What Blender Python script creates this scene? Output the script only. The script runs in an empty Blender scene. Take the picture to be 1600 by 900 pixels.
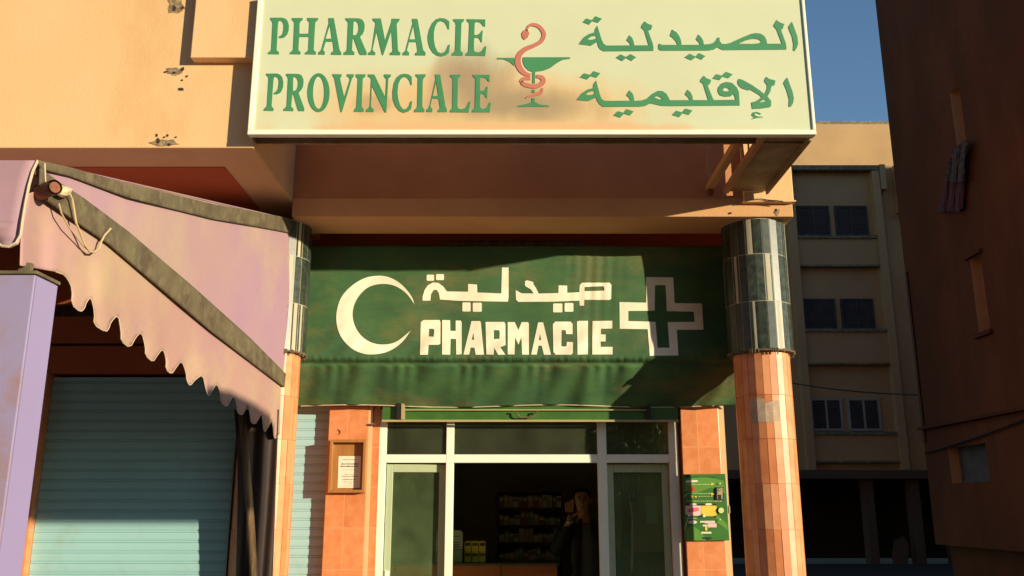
import bpy, bmesh, math, random
from mathutils import Vector, geometry
random.seed(7)
R = math.radians
C = bpy.context.scene

# ------------------------------------------------------------------ camera, world, sun, exposure
PITCH = R(13.9); F = 1385.0; CZ = 1.6
cam = bpy.data.objects.new('camera', bpy.data.cameras.new('camera'))
C.collection.objects.link(cam)
cam.location = (0, 0, CZ); cam.rotation_euler = (R(90) + PITCH, 0, 0)
cam.data.sensor_width = 36; cam.data.lens = 36 * F / 1600
cam.data.clip_start = 0.05; cam.data.clip_end = 3000
C.camera = cam
C.render.resolution_x = 1024; C.render.resolution_y = 576

SX, SY, SZ = 1.36, -1.0, 0.25            # direction towards the sun
ELEV = math.atan2(SZ, math.hypot(SX, SY))
w = bpy.data.worlds.new('World'); C.world = w; w.use_nodes = True
nt = w.node_tree; nt.nodes.clear()
out = nt.nodes.new('ShaderNodeOutputWorld'); bg = nt.nodes.new('ShaderNodeBackground')
sky = nt.nodes.new('ShaderNodeTexSky'); sky.sky_type = 'NISHITA'; sky.sun_disc = False
sky.sun_elevation = R(20); sky.sun_rotation = math.atan2(SX, SY)
sky.altitude = 300; sky.air_density = 1.0; sky.dust_density = 0.0; sky.ozone_density = 2.6
sky.sun_elevation = ELEV
bg.inputs['Strength'].default_value = 0.15
nt.links.new(sky.outputs[0], bg.inputs[0]); nt.links.new(bg.outputs[0], out.inputs[0])
sl = bpy.data.lights.new('sun', 'SUN'); sl.energy = 5.0; sl.angle = R(0.6); sl.color = (1.0, 0.86, 0.60)
so = bpy.data.objects.new('sun', sl); C.collection.objects.link(so)
so.location = (20, -15, 12)
so.rotation_euler = Vector((SX, SY, SZ)).to_track_quat('Z', 'Y').to_euler()
C.view_settings.view_transform = 'Standard'; C.view_settings.look = 'None'
C.view_settings.exposure = 0.36; C.view_settings.gamma = 1.0
C.view_settings.use_curve_mapping = False
C.render.engine = 'CYCLES'

# ------------------------------------------------------------------ geometry helpers
CP, SP = math.cos(PITCH), math.sin(PITCH)
def ray(px, py):
    cx = (px - 800) / F; cy = (450 - py) / F
    return Vector((cx, CP - SP * cy, SP + CP * cy))
def onY(px, py, Y):
    d = ray(px, py); t = Y / d.y
    return Vector((d.x * t, Y, CZ + d.z * t))
def onX(px, py, X):
    d = ray(px, py); t = X / d.x
    return Vector((X, d.y * t, CZ + d.z * t))
def onZ(px, py, Z):
    d = ray(px, py); t = (Z - CZ) / d.z
    return Vector((d.x * t, d.y * t, Z))

ORG = {}
def link(o): C.collection.objects.link(o); return o
def tag(o, label, cat, group=None, kind=None):
    if kind: o['kind'] = kind
    if label: o['label'] = label
    if cat: o['category'] = cat
    if group: o['group'] = group
    return o
def thing(name, loc, label, cat, group=None):
    o = bpy.data.objects.new(name, None); link(o); o.location = loc
    o.empty_display_size = 0.1
    ORG[o.name] = Vector(loc)
    return tag(o, label, cat, group)

class MB:
    def __init__(s): s.v = []; s.f = []; s.m = []
    def quad(s, a, b, c, d, mi=0):
        n = len(s.v); s.v += [Vector(a), Vector(b), Vector(c), Vector(d)]; s.f.append((n, n+1, n+2, n+3)); s.m.append(mi)
    def box(s, x0, x1, y0, y1, z0, z1, mi=0):
        n = len(s.v)
        for z in (z0, z1):
            for x, y in ((x0, y0), (x1, y0), (x1, y1), (x0, y1)): s.v.append(Vector((x, y, z)))
        for f in ((0,3,2,1), (4,5,6,7), (0,1,5,4), (1,2,6,5), (2,3,7,6), (3,0,4,7)):
            s.f.append(tuple(n + i for i in f)); s.m.append(mi)
        return s
    def obox(s, c, ax, ay, az, mi=0):
        n = len(s.v); c = Vector(c); ax, ay, az = Vector(ax), Vector(ay), Vector(az)
        for k in (-1, 1):
            for i, j in ((-1,-1), (1,-1), (1,1), (-1,1)): s.v.append(c + ax*i + ay*j + az*k)
        for f in ((0,3,2,1), (4,5,6,7), (0,1,5,4), (1,2,6,5), (2,3,7,6), (3,0,4,7)):
            s.f.append(tuple(n + i for i in f)); s.m.append(mi)
        return s
    def tube(s, pts, r, seg=8, mi=0, caps=True):
        pts = [Vector(p) for p in pts]; rs = r if isinstance(r, (list, tuple)) else [r] * len(pts)
        rings = []; prev = None
        for i, p in enumerate(pts):
            d = (pts[min(i+1, len(pts)-1)] - pts[max(i-1, 0)]).normalized()
            if prev is None:
                up = Vector((0, 0, 1)) if abs(d.z) < .9 else Vector((1, 0, 0))
                a = d.cross(up).normalized()
            else:
                a = (prev - d * prev.dot(d)).normalized()
            prev = a; b = d.cross(a); n = len(s.v)
            for k in range(seg):
                t = 2 * math.pi * k / seg; s.v.append(p + (a * math.cos(t) + b * math.sin(t)) * rs[i])
            rings.append(n)
        for i in range(len(rings) - 1):
            for k in range(seg):
                s.f.append((rings[i]+k, rings[i]+(k+1) % seg, rings[i+1]+(k+1) % seg, rings[i+1]+k)); s.m.append(mi)
        if caps:
            s.f.append(tuple(rings[0]+k for k in reversed(range(seg)))); s.m.append(mi)
            s.f.append(tuple(rings[-1]+k for k in range(seg))); s.m.append(mi)
        return s
    def lathe(s, prof, cx, cy, seg=24, mi=0, a0=0):
        rings = []
        for r, z in prof:
            n = len(s.v); rings.append(n)
            for k in range(seg):
                t = a0 + 2 * math.pi * k / seg; s.v.append(Vector((cx + r*math.cos(t), cy + r*math.sin(t), z)))
        for i in range(len(rings)-1):
            for k in range(seg):
                s.f.append((rings[i]+k, rings[i]+(k+1) % seg, rings[i+1]+(k+1) % seg, rings[i+1]+k)); s.m.append(mi)
        s.f.append(tuple(rings[0]+k for k in reversed(range(seg)))); s.m.append(mi)
        s.f.append(tuple(rings[-1]+k for k in range(seg))); s.m.append(mi)
        return s
    def poly(s, loops, fn, back=None, mi=0):
        """loops of 2D points (outer + holes) -> a plate; fn(x,y)->3D, back = offset vector of the rear face"""
        L = [[Vector((x, y, 0)) for x, y in lp] for lp in loops]
        tri = geometry.tessellate_polygon(L)
        flat = [p for lp in L for p in lp]
        n = len(s.v); s.v += [fn(p.x, p.y) for p in flat]
        for t in tri: s.f.append(tuple(n + i for i in t)); s.m.append(mi)
        if back is not None:
            bk = Vector(back); m = len(s.v); s.v += [fn(p.x, p.y) + bk for p in flat]
            for t in tri: s.f.append(tuple(m + i for i in reversed(t))); s.m.append(mi)
            k = 0
            for lp in L:
                q = len(lp)
                for i in range(q):
                    s.f.append((n+k+i, n+k+(i+1) % q, m+k+(i+1) % q, m+k+i)); s.m.append(mi)
                k += q
        return s
    def build(s, name, mats, parent=None, smooth=False, bevel=0, recalc=True):
        org = ORG[parent.name] if parent else Vector((0, 0, 0))
        me = bpy.data.meshes.new(name)
        me.from_pydata([tuple(v - org) for v in s.v], [], s.f)
        if not isinstance(mats, (list, tuple)): mats = [mats]
        for m in mats: me.materials.append(m)
        me.polygons.foreach_set('material_index', s.m)
        if recalc:
            bm = bmesh.new(); bm.from_mesh(me)
            bmesh.ops.recalc_face_normals(bm, faces=bm.faces); bm.to_mesh(me); bm.free()
        if smooth: me.polygons.foreach_set('use_smooth', [True] * len(me.polygons))
        me.update()
        o = bpy.data.objects.new(name, me); link(o)
        if parent: o.parent = parent
        ORG[o.name] = org
        if bevel:
            b = o.modifiers.new('bevel', 'BEVEL'); b.width = bevel; b.segments = 2; b.limit_method = 'ANGLE'
        return o

def solo(mb, name, mat, origin, label, cat, group=None, kind=None, **kw):
    """a top level thing that is one mesh, origin at its base"""
    org = Vector(origin)
    for i in range(len(mb.v)): mb.v[i] = mb.v[i] - org
    o = mb.build(name, mat, None, **kw); o.location = org; ORG[o.name] = org
    return tag(o, label, cat, group, kind)

def refine(o, maxlen, fn):
    """split long edges, then move every vertex with fn(world point)"""
    bm = bmesh.new(); bm.from_mesh(o.data)
    bmesh.ops.triangulate(bm, faces=bm.faces)
    for _ in range(6):
        es = [e for e in bm.edges if e.calc_length() > maxlen]
        if not es: break
        bmesh.ops.subdivide_edges(bm, edges=es, cuts=1)
        bmesh.ops.triangulate(bm, faces=bm.faces)
    org = ORG[o.name]
    for v in bm.verts: v.co = fn(v.co + org) - org
    bm.to_mesh(o.data); bm.free(); o.data.update()

def copy_tree(o, parent=None, suffix=None):
    c = o.copy(); link(c)
    if parent: c.parent = parent
    for ch in list(o.children): copy_tree(ch, c)
    return c

# ------------------------------------------------------------------ materials
def mat(name, col, rough=0.8, col2=None, scale=3.0, amount=0.5, bump=0.0, bscale=60.0, metal=0.0,
        dirt=None, dirt_scale=1.5, dirt_lo=0.55, dirt_hi=0.7, spec=0.5, sheen=0, detail=8.0, stretch=(1, 1, 1), trans=0):
    m = bpy.data.materials.new(name); m.use_nodes = True
    t = m.node_tree; b = t.nodes['Principled BSDF']
    b.inputs['Roughness'].default_value = rough; b.inputs['Metallic'].default_value = metal
    b.inputs['Specular IOR Level'].default_value = spec
    tc = t.nodes.new('ShaderNodeTexCoord'); mp = t.nodes.new('ShaderNodeMapping')
    mp.inputs['Scale'].default_value = stretch
    t.links.new(tc.outputs['Object'], mp.inputs[0])
    n = t.nodes.new('ShaderNodeTexNoise'); n.inputs['Scale'].default_value = scale; n.inputs['Detail'].default_value = detail
    n.inputs['Roughness'].default_value = 0.6
    t.links.new(mp.outputs[0], n.inputs['Vector'])
    mx = t.nodes.new('ShaderNodeMix'); mx.data_type = 'RGBA'
    c2 = col2 or tuple(c * 0.82 for c in col)
    mx.inputs[6].default_value = (*col, 1); mx.inputs[7].default_value = (*c2, 1)
    rp = t.nodes.new('ShaderNodeMapRange'); rp.inputs[1].default_value = 0.35; rp.inputs[2].default_value = 0.68
    rp.inputs[4].default_value = amount * 2
    t.links.new(n.outputs['Fac'], rp.inputs[0]); t.links.new(rp.outputs[0], mx.inputs[0])
    last = mx.outputs[2]
    if dirt:
        n2 = t.nodes.new('ShaderNodeTexNoise'); n2.inputs['Scale'].default_value = dirt_scale; n2.inputs['Detail'].default_value = 10
        n2.inputs['Roughness'].default_value = 0.7
        t.links.new(mp.outputs[0], n2.inputs['Vector'])
        r2 = t.nodes.new('ShaderNodeMapRange'); r2.inputs[1].default_value = dirt_lo; r2.inputs[2].default_value = dirt_hi
        t.links.new(n2.outputs['Fac'], r2.inputs[0])
        m2 = t.nodes.new('ShaderNodeMix'); m2.data_type = 'RGBA'; m2.inputs[7].default_value = (*dirt, 1)
        t.links.new(r2.outputs[0], m2.inputs[0]); t.links.new(last, m2.inputs[6]); last = m2.outputs[2]
    t.links.new(last, b.inputs['Base Color'])
    if bump:
        n3 = t.nodes.new('ShaderNodeTexNoise'); n3.inputs['Scale'].default_value = bscale; n3.inputs['Detail'].default_value = 5
        t.links.new(mp.outputs[0], n3.inputs['Vector'])
        bp = t.nodes.new('ShaderNodeBump'); bp.inputs['Strength'].default_value = bump; bp.inputs['Distance'].default_value = 0.01
        t.links.new(n3.outputs['Fac'], bp.inputs['Height']); t.links.new(bp.outputs[0], b.inputs['Normal'])
    if trans:
        tr = t.nodes.new('ShaderNodeBsdfTranslucent'); ms = t.nodes.new('ShaderNodeMixShader'); ms.inputs[0].default_value = trans
        t.links.new(last, tr.inputs[0]); t.links.new(b.outputs[0], ms.inputs[1]); t.links.new(tr.outputs[0], ms.inputs[2])
        t.links.new(ms.outputs[0], t.nodes['Material Output'].inputs[0])
    return m

def tile_mat(name, col, col2, grout, tw, th, rough=0.25, ox=0.0, oz=0.0):
    """square tiles laid on upright faces (u = x+y, v = z)"""
    m = mat(name, col, rough, col2, scale=14, amount=0.6, bump=0.05, bscale=20)
    t = m.node_tree; b = t.nodes['Principled BSDF']
    tc = t.nodes.new('ShaderNodeTexCoord'); sp = t.nodes.new('ShaderNodeSeparateXYZ'); t.links.new(tc.outputs['Object'], sp.inputs[0])
    ad = t.nodes.new('ShaderNodeMath'); ad.operation = 'ADD'; t.links.new(sp.outputs[0], ad.inputs[0]); t.links.new(sp.outputs[1], ad.inputs[1])
    a2 = t.nodes.new('ShaderNodeMath'); a2.operation = 'ADD'; a2.inputs[1].default_value = ox; t.links.new(ad.outputs[0], a2.inputs[0])
    a3 = t.nodes.new('ShaderNodeMath'); a3.operation = 'ADD'; a3.inputs[1].default_value = oz; t.links.new(sp.outputs[2], a3.inputs[0])
    cb = t.nodes.new('ShaderNodeCombineXYZ'); t.links.new(a2.outputs[0], cb.inputs[0]); t.links.new(a3.outputs[0], cb.inputs[1])
    br = t.nodes.new('ShaderNodeTexBrick'); br.offset = 0; br.squash = 1
    br.inputs['Scale'].default_value = 1; br.inputs['Brick Width'].default_value = tw; br.inputs['Row Height'].default_value = th
    br.inputs['Mortar Size'].default_value = 0.003; br.inputs['Color1'].default_value = (1, 1, 1, 1); br.inputs['Color2'].default_value = (.86, .84, .82, 1)
    br.inputs['Mortar'].default_value = (0, 0, 0, 1)
    t.links.new(cb.outputs[0], br.inputs['Vector'])
    src = b.inputs['Base Color'].links[0].from_socket
    mu = t.nodes.new('ShaderNodeMix'); mu.data_type = 'RGBA'; mu.blend_type = 'MULTIPLY'; mu.inputs[0].default_value = 1
    t.links.new(src, mu.inputs[6]); t.links.new(br.outputs['Color'], mu.inputs[7])
    m2 = t.nodes.new('ShaderNodeMix'); m2.data_type = 'RGBA'; m2.inputs[7].default_value = (*grout, 1)
    t.links.new(br.outputs['Fac'], m2.inputs[0]); t.links.new(mu.outputs[2], m2.inputs[6]); t.links.new(m2.outputs[2], b.inputs['Base Color'])
    return m

def glass_mat(name, tint=(0.9, 0.95, 0.9), refl=1.0, rough=0.0, dust=0.0, dcol=(.40, .48, .26)):
    m = bpy.data.materials.new(name); m.use_nodes = True; t = m.node_tree; t.nodes.clear()
    o = t.nodes.new('ShaderNodeOutputMaterial'); tr = t.nodes.new('ShaderNodeBsdfTransparent'); gl = t.nodes.new('ShaderNodeBsdfGlossy')
    fr = t.nodes.new('ShaderNodeFresnel'); fr.inputs[0].default_value = 1.5
    tr.inputs[0].default_value = (*tint, 1); gl.inputs['Roughness'].default_value = rough; gl.inputs[0].default_value = (1, 1, 1, 1)
    mm = t.nodes.new('ShaderNodeMath'); mm.operation = 'MULTIPLY'; mm.inputs[1].default_value = refl; mm.use_clamp = True
    ms = t.nodes.new('ShaderNodeMixShader')
    t.links.new(fr.outputs[0], mm.inputs[0]); t.links.new(mm.outputs[0], ms.inputs[0])
    t.links.new(tr.outputs[0], ms.inputs[1]); t.links.new(gl.outputs[0], ms.inputs[2])
    if dust:
        df = t.nodes.new('ShaderNodeBsdfDiffuse'); df.inputs[0].default_value = (*dcol, 1)
        tc = t.nodes.new('ShaderNodeTexCoord'); nz = t.nodes.new('ShaderNodeTexNoise'); nz.inputs['Scale'].default_value = 3; nz.inputs['Detail'].default_value = 8
        mr = t.nodes.new('ShaderNodeMapRange'); mr.inputs[1].default_value = .3; mr.inputs[2].default_value = .75; mr.inputs[3].default_value = dust*.5; mr.inputs[4].default_value = dust*1.6
        m3 = t.nodes.new('ShaderNodeMixShader')
        t.links.new(tc.outputs['Object'], nz.inputs['Vector']); t.links.new(nz.outputs['Fac'], mr.inputs[0]); t.links.new(mr.outputs[0], m3.inputs[0])
        t.links.new(ms.outputs[0], m3.inputs[1]); t.links.new(df.outputs[0], m3.inputs[2]); t.links.new(m3.outputs[0], o.inputs[0])
    else: t.links.new(ms.outputs[0], o.inputs[0])
    return m

M = {}
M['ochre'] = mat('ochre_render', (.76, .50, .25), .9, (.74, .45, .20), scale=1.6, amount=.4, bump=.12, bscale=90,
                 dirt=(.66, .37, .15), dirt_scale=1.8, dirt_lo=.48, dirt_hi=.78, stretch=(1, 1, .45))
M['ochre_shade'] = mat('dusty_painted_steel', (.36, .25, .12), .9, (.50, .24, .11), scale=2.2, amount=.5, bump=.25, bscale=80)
M['beam'] = mat('dimmed_ochre_render', (.66, .36, .16), .9, (.58, .30, .13), scale=1.8, amount=.5, bump=.25, bscale=80)  # ochre beam, base darkened partway so its unlit face turns brown
M['shaded_ochre'] = mat('shaded_ochre_render', (.56, .26, .115), .9, (.48, .21, .09), scale=2.5, amount=.5, bump=.25, bscale=80)  # ochre wall with the shade under the sign put into a darker, redder base
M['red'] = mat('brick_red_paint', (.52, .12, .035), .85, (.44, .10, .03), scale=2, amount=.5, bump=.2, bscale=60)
M['rubble'] = mat('broken_plaster', (.50, .36, .18), .95, (.22, .15, .08), scale=30, amount=.9, bump=.8, bscale=60)
M['hole'] = mat('dark_crack', (.05, .03, .02), .95)
M['cream'] = mat('sign_cream', (.655, .685, .46), .38, (.61, .63, .41), scale=1.3, amount=.4)
M['sign_frame'] = mat('sign_frame_white', (.86, .87, .70), .4, (.80, .80, .64), scale=8, amount=.3)
M['sign_green'] = mat('sign_green', (.065, .27, .11), .5, (.055, .23, .10), scale=5, amount=.4)
M['sign_red'] = mat('sign_red', (.60, .20, .14), .5)
M['sheet'] = mat('weathered_sheet_metal', (.34, .25, .14), .6, (.22, .15, .08), scale=6, amount=.6, dirt=(.20, .09, .04), dirt_scale=4, dirt_lo=.55, dirt_hi=.7, bump=.1, bscale=20)
M['steel_pink'] = mat('primed_steel', (.70, .45, .34), .5, (.5, .25, .15), scale=12, amount=.4)
M['green_cloth'] = mat('green_canvas', (.060, .145, .040), .8, (.040, .110, .042), scale=3.5, amount=.7, bump=.6, bscale=9,
                       dirt=(.17, .145, .045), dirt_scale=1.5, dirt_lo=.50, dirt_hi=.72, stretch=(.75, 1, 1.5), trans=.05)
M['cloth_white'] = mat('painted_white_on_canvas', (.90, .86, .70), .8, (.80, .68, .50), scale=5, amount=.5, bump=.1, bscale=14)
M['pink'] = mat('mauve_pvc_canvas', (.40, .235, .325), .7, (.44, .27, .28), scale=.9, amount=.6, bump=.12, bscale=5,
                dirt=(.48, .36, .24), dirt_scale=1.3, dirt_lo=.5, dirt_hi=.8, trans=.05)
M['pink_valance'] = mat('dusty_pink_canvas', (.43, .245, .26), .75, (.47, .28, .235), scale=1.1, amount=.7, bump=.12, bscale=5, dirt=(.50, .37, .22), dirt_scale=1.5, dirt_lo=.46, dirt_hi=.72, trans=.05, spec=.25)
M['hem'] = mat('grimy_canvas_hem', (.17, .135, .075), .85, (.09, .065, .035), scale=12, amount=.8, bump=.4, bscale=30,
               dirt=(.23, .20, .10), dirt_scale=6, dirt_lo=.5, dirt_hi=.75)
M['piping'] = mat('cream_piping', (.62, .48, .33), .8)
M['lilac'] = mat('lilac_painted_metal', (.33, .275, .45), .35, (.31, .26, .40), scale=2, amount=.4,
                 dirt=(.36, .17, .08), dirt_scale=2.0, dirt_lo=.42, dirt_hi=.62, spec=.6)
M['lilac_side'] = mat('lilac_painted_side', (.33, .27, .50), .35, (.31, .26, .45), scale=3, amount=.3, spec=.6)
M['rust'] = mat('rusty_iron', (.30, .10, .04), .8, (.16, .06, .03), scale=20, amount=.8, bump=.4, bscale=60)
M['rope'] = mat('old_rope', (.55, .42, .22), .9)
M['rag'] = mat('pale_rag', (.75, .66, .42), .9, (.5, .38, .2), scale=20, amount=.6)
M['teal'] = mat('teal_slats', (.35, .60, .62), .55, (.32, .56, .57), scale=2, amount=.5, dirt=(.33, .36, .24), dirt_scale=3, dirt_lo=.55, dirt_hi=.9)
M['greenpaint'] = mat('green_gloss_paint', (.05, .15, .02), .4, (.035, .11, .02), scale=6, amount=.5)
M['edge'] = mat('tan_edge_strip', (.45, .36, .17), .5)
M['black'] = mat('black_metal', (.012, .012, .010), .5)
M['alu'] = mat('white_aluminium', (.84, .86, .72), .35, (.80, .82, .68), scale=4, amount=.2)
M['alu_green'] = mat('aged_aluminium', (.42, .48, .30), .4, (.36, .42, .26), scale=4, amount=.3)
M['glass'] = glass_mat('window_glass', (.80, .88, .74), 1.8, 0, .07)
M['glass_door'] = glass_mat('door_glass', (.80, .90, .70), 1.8, 0, .14, (.34, .50, .22))
M['glass_dark'] = glass_mat('old_glass', (.35, .42, .36), 1.2, .03)
M['pier'] = tile_mat('orange_marble_tile', (.70, .235, .085), (.78, .31, .13), (.76, .34, .16), .30, .30, .3, ox=.17, oz=.05)
M['pier_edge'] = mat('cream_tile_trim', (.80, .52, .26), .4)
M['grout'] = mat('pale_grout', (.50, .45, .32), .8)
M['grout2'] = mat('orange_grout', (.62, .30, .15), .8)
for i, (a, b_) in enumerate((((.014, .020, .014), (.045, .060, .042)), ((.012, .018, .012), (.04, .05, .036)), ((.022, .032, .024), (.07, .09, .07)), ((.018, .026, .018), (.05, .06, .045)))):
    M['gt%d' % i] = mat('green_marble', a, .36, b_, scale=22, amount=.6, bump=.05, bscale=12, detail=12)
for i, (a, b_) in enumerate((((.62, .20, .075), (.72, .27, .11)), ((.70, .25, .10), (.78, .33, .15)), ((.60, .195, .07), (.68, .24, .095)), ((.70, .26, .105), (.77, .33, .15)))):
    M['ot%d' % i] = mat('salmon_marble', a, .42, b_, scale=9, amount=.8, bump=.05, bscale=12, detail=12)
M['patch'] = mat('torn_paper', (.55, .42, .30), .9, (.45, .30, .2), scale=20, amount=.6)
M['wood'] = mat('varnished_wood', (.42, .19, .05), .45, (.33, .14, .035), scale=4, amount=.6, stretch=(8, 8, 1))
M['wood_dark'] = mat('dark_wood', (.16, .06, .03), .6, (.05, .02, .012), scale=3, amount=.6, stretch=(8, 8, 1))
M['pole'] = mat('weathered_timber', (.24, .15, .07), .85, (.13, .07, .03), scale=6, amount=.7, stretch=(10, 10, .6), bump=.4, bscale=30)
M['shade_brown'] = mat('dark_shade_brown', (.035, .014, .008), .7, (.022, .010, .006), scale=3, amount=.7, bump=.3, bscale=12)  # near-black base, so the sheet over the column looks unlit even in sun
M['paper'] = mat('notice_paper', (.80, .74, .58), .8, (.74, .66, .50), scale=8, amount=.3)
M['ink'] = mat('dark_ink', (.06, .05, .04), .8)
M['ink_pale'] = mat('faded_ink', (.30, .25, .18), .8)
M['counter'] = mat('orange_wood_panel', (.62, .17, .04), .5, (.50, .13, .03), scale=3, amount=.5, stretch=(1, 1, 6))
M['counter_top'] = mat('speckled_stone_top', (.25, .22, .16), .4, (.05, .05, .04), scale=120, amount=.7)
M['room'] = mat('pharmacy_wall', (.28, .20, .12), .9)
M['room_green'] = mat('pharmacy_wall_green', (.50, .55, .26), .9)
M['floor'] = mat('floor_tiles', (.50, .42, .30), .4)
M['yellow'] = mat('yellow_card', (.85, .62, .03), .6); M['yellow_green'] = mat('lime_card', (.60, .58, .04), .6)
M['card_white'] = mat('white_card', (.50, .48, .40), .6); M['card_red'] = mat('red_card', (.34, .10, .06), .6)
M['card_tan'] = mat('tan_card', (.45, .30, .18), .6); M['card_green'] = mat('green_card', (.16, .25, .12), .6)
M['skin'] = mat('skin', (.46, .21, .13), .55, (.40, .17, .10), scale=20, amount=.4)
M['hair'] = mat('black_hair', (.02, .014, .010), .6); M['eye'] = mat('dark_eye', (.015, .01, .01), .3)
M['jacket'] = mat('dark_jacket', (.018, .015, .017), .85, bump=.2, bscale=40)
M['shirt'] = mat('grey_shirt', (.13, .125, .13), .85, bump=.2, bscale=30); M['cuff'] = mat('pale_cuff', (.5, .5, .55), .8)
M['far'] = mat('far_ochre_render', (.52, .325, .15), .9, (.42, .26, .12), scale=.5, amount=.5, bump=.2, bscale=20, dirt=(.34, .23, .12), dirt_scale=.7, dirt_lo=.58, dirt_hi=.85)
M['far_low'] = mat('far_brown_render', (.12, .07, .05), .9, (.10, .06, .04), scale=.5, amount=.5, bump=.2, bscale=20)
M['far_pane'] = mat('closed_grey_shutter', (.085, .08, .075), .8, (.055, .05, .048), scale=3, amount=.5, spec=.1)
M['far_white'] = mat('faded_white_shutter', (.36, .34, .31), .7)
M['mould'] = mat('grey_mould_ledge', (.30, .26, .15), .95, (.16, .14, .09), scale=8, amount=.9)
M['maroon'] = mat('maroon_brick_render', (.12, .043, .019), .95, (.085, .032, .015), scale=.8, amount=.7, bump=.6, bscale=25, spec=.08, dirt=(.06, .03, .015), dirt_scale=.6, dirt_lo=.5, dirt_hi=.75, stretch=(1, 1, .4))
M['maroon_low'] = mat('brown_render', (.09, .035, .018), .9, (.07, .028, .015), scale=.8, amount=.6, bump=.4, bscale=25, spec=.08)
M['reveal'] = mat('pale_window_reveal', (.36, .22, .13), .9)
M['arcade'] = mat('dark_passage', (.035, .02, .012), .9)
M['plant'] = mat('dry_plant', (.035, .035, .018), .8, (.07, .035, .02), scale=30, amount=.8)
M['asphalt'] = mat('asphalt', (.050, .046, .042), .95, (.036, .034, .032), scale=8, amount=.5, bump=.4, bscale=60, spec=.1)
M['paving'] = mat('dusty_paving', (.15, .11, .07), .85, (.12, .09, .06), scale=3, amount=.5, bump=.3, bscale=30)
M['kerb'] = mat('kerb_stone', (.40, .38, .33), .85, (.32, .30, .26), scale=10, amount=.5)
M['dirt'] = mat('dry_ground', (.07, .055, .038), .95, (.05, .04, .03), scale=1.5, amount=.6, bump=.4, bscale=10)
M['leaf'] = mat('leaf', (.05, .08, .025), .6, (.08, .11, .03), scale=3, amount=.5)
M['bark'] = mat('bark', (.12, .08, .05), .9)

# the stain burnt and soaked into the lit panel: a brown patch with its own shape
def stain_sign(m):
    t = m.node_tree; b = t.nodes['Principled BSDF']; src = b.inputs['Base Color'].links[0].from_socket
    tc = t.nodes.new('ShaderNodeTexCoord')
    nz = t.nodes.new('ShaderNodeTexNoise'); nz.inputs['Scale'].default_value = 3.2; nz.inputs['Detail'].default_value = 6
    mp0 = t.nodes.new('ShaderNodeMapping'); mp0.inputs['Scale'].default_value = (1.6, 1, .7)
    t.links.new(tc.outputs['Object'], mp0.inputs[0]); t.links.new(mp0.outputs[0], nz.inputs['Vector'])
    def blob(cx, cz, rx, rz, lo, hi, col, last, na=.9):
        mp = t.nodes.new('ShaderNodeMapping'); mp.vector_type = 'POINT'
        mp.inputs['Location'].default_value = (-cx / rx, 0, -cz / rz); mp.inputs['Scale'].default_value = (1 / rx, 0, 1 / rz)
        t.links.new(tc.outputs['Object'], mp.inputs[0])
        ln = t.nodes.new('ShaderNodeVectorMath'); ln.operation = 'LENGTH'; t.links.new(mp.outputs[0], ln.inputs[0])
        ma = t.nodes.new('ShaderNodeMath'); ma.operation = 'MULTIPLY_ADD'; ma.inputs[1].default_value = na; 
        t.links.new(nz.outputs['Fac'], ma.inputs[0]); t.links.new(ln.outputs['Value'], ma.inputs[2])
        r = t.nodes.new('ShaderNodeMapRange'); r.inputs[1].default_value = hi; r.inputs[2].default_value = lo; r.interpolation_type = 'SMOOTHSTEP'
        t.links.new(ma.outputs[0], r.inputs[0])
        mx = t.nodes.new('ShaderNodeMix'); mx.data_type = 'RGBA'; mx.inputs[7].default_value = (*col, 1)
        t.links.new(r.outputs[0], mx.inputs[0]); t.links.new(last, mx.inputs[6]); return mx.outputs[2]
    p = lambda x, y: onY(x, y, 4.95)
    a = p(745, 165); l = blob(a.x, a.z, 1.15, .26, .9, 1.75, (.72, .50, .25), src)
    a = p(735, 122); l = blob(a.x, a.z, .30, .26, .7, 1.65, (.40, .29, .18), l, 1.1)
    a = p(800, 162); l = blob(a.x, a.z, .66, .17, .75, 1.6, (.40, .30, .17), l, 1.1)
    a = p(590, 160); l = blob(a.x, a.z, .22, .10, .80, 1.4, (.55, .38, .20), l, 1.1)
    a = p(780, 200); l = blob(a.x, a.z, 1.6, .06, .85, 1.5, (.74, .46, .24), l)
    t.links.new(l, b.inputs['Base Color'])
stain_sign(M['cream'])

# ------------------------------------------------------------------ setting: ground, road, pavement
def struct(mb, name, m, **kw):
    o = mb.build(name, m, None, **kw); o['kind'] = 'structure'; return o
struct(MB().box(-600, 600, -600, 600, -1.0, -.15), 'ground', M['dirt'])
struct(MB().box(-60, 80, -14, 1.2, -.146, -.13), 'road', M['asphalt'])
struct(MB().box(-60, 80, 1.36, 6.9, -.14, 0.0), 'pavement', M['paving'])
mb = MB()
for k in range(90):
    x = -30 + k * 1.0; mb.box(x + .005, x + .995, 1.21, 1.355, -.14, .012)
struct(mb, 'kerb', M['kerb'], bevel=.01)
struct(MB().box(2.3, 60, 6.905, 27, -.14, -.006), 'alley_paving', M['asphalt'])

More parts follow.
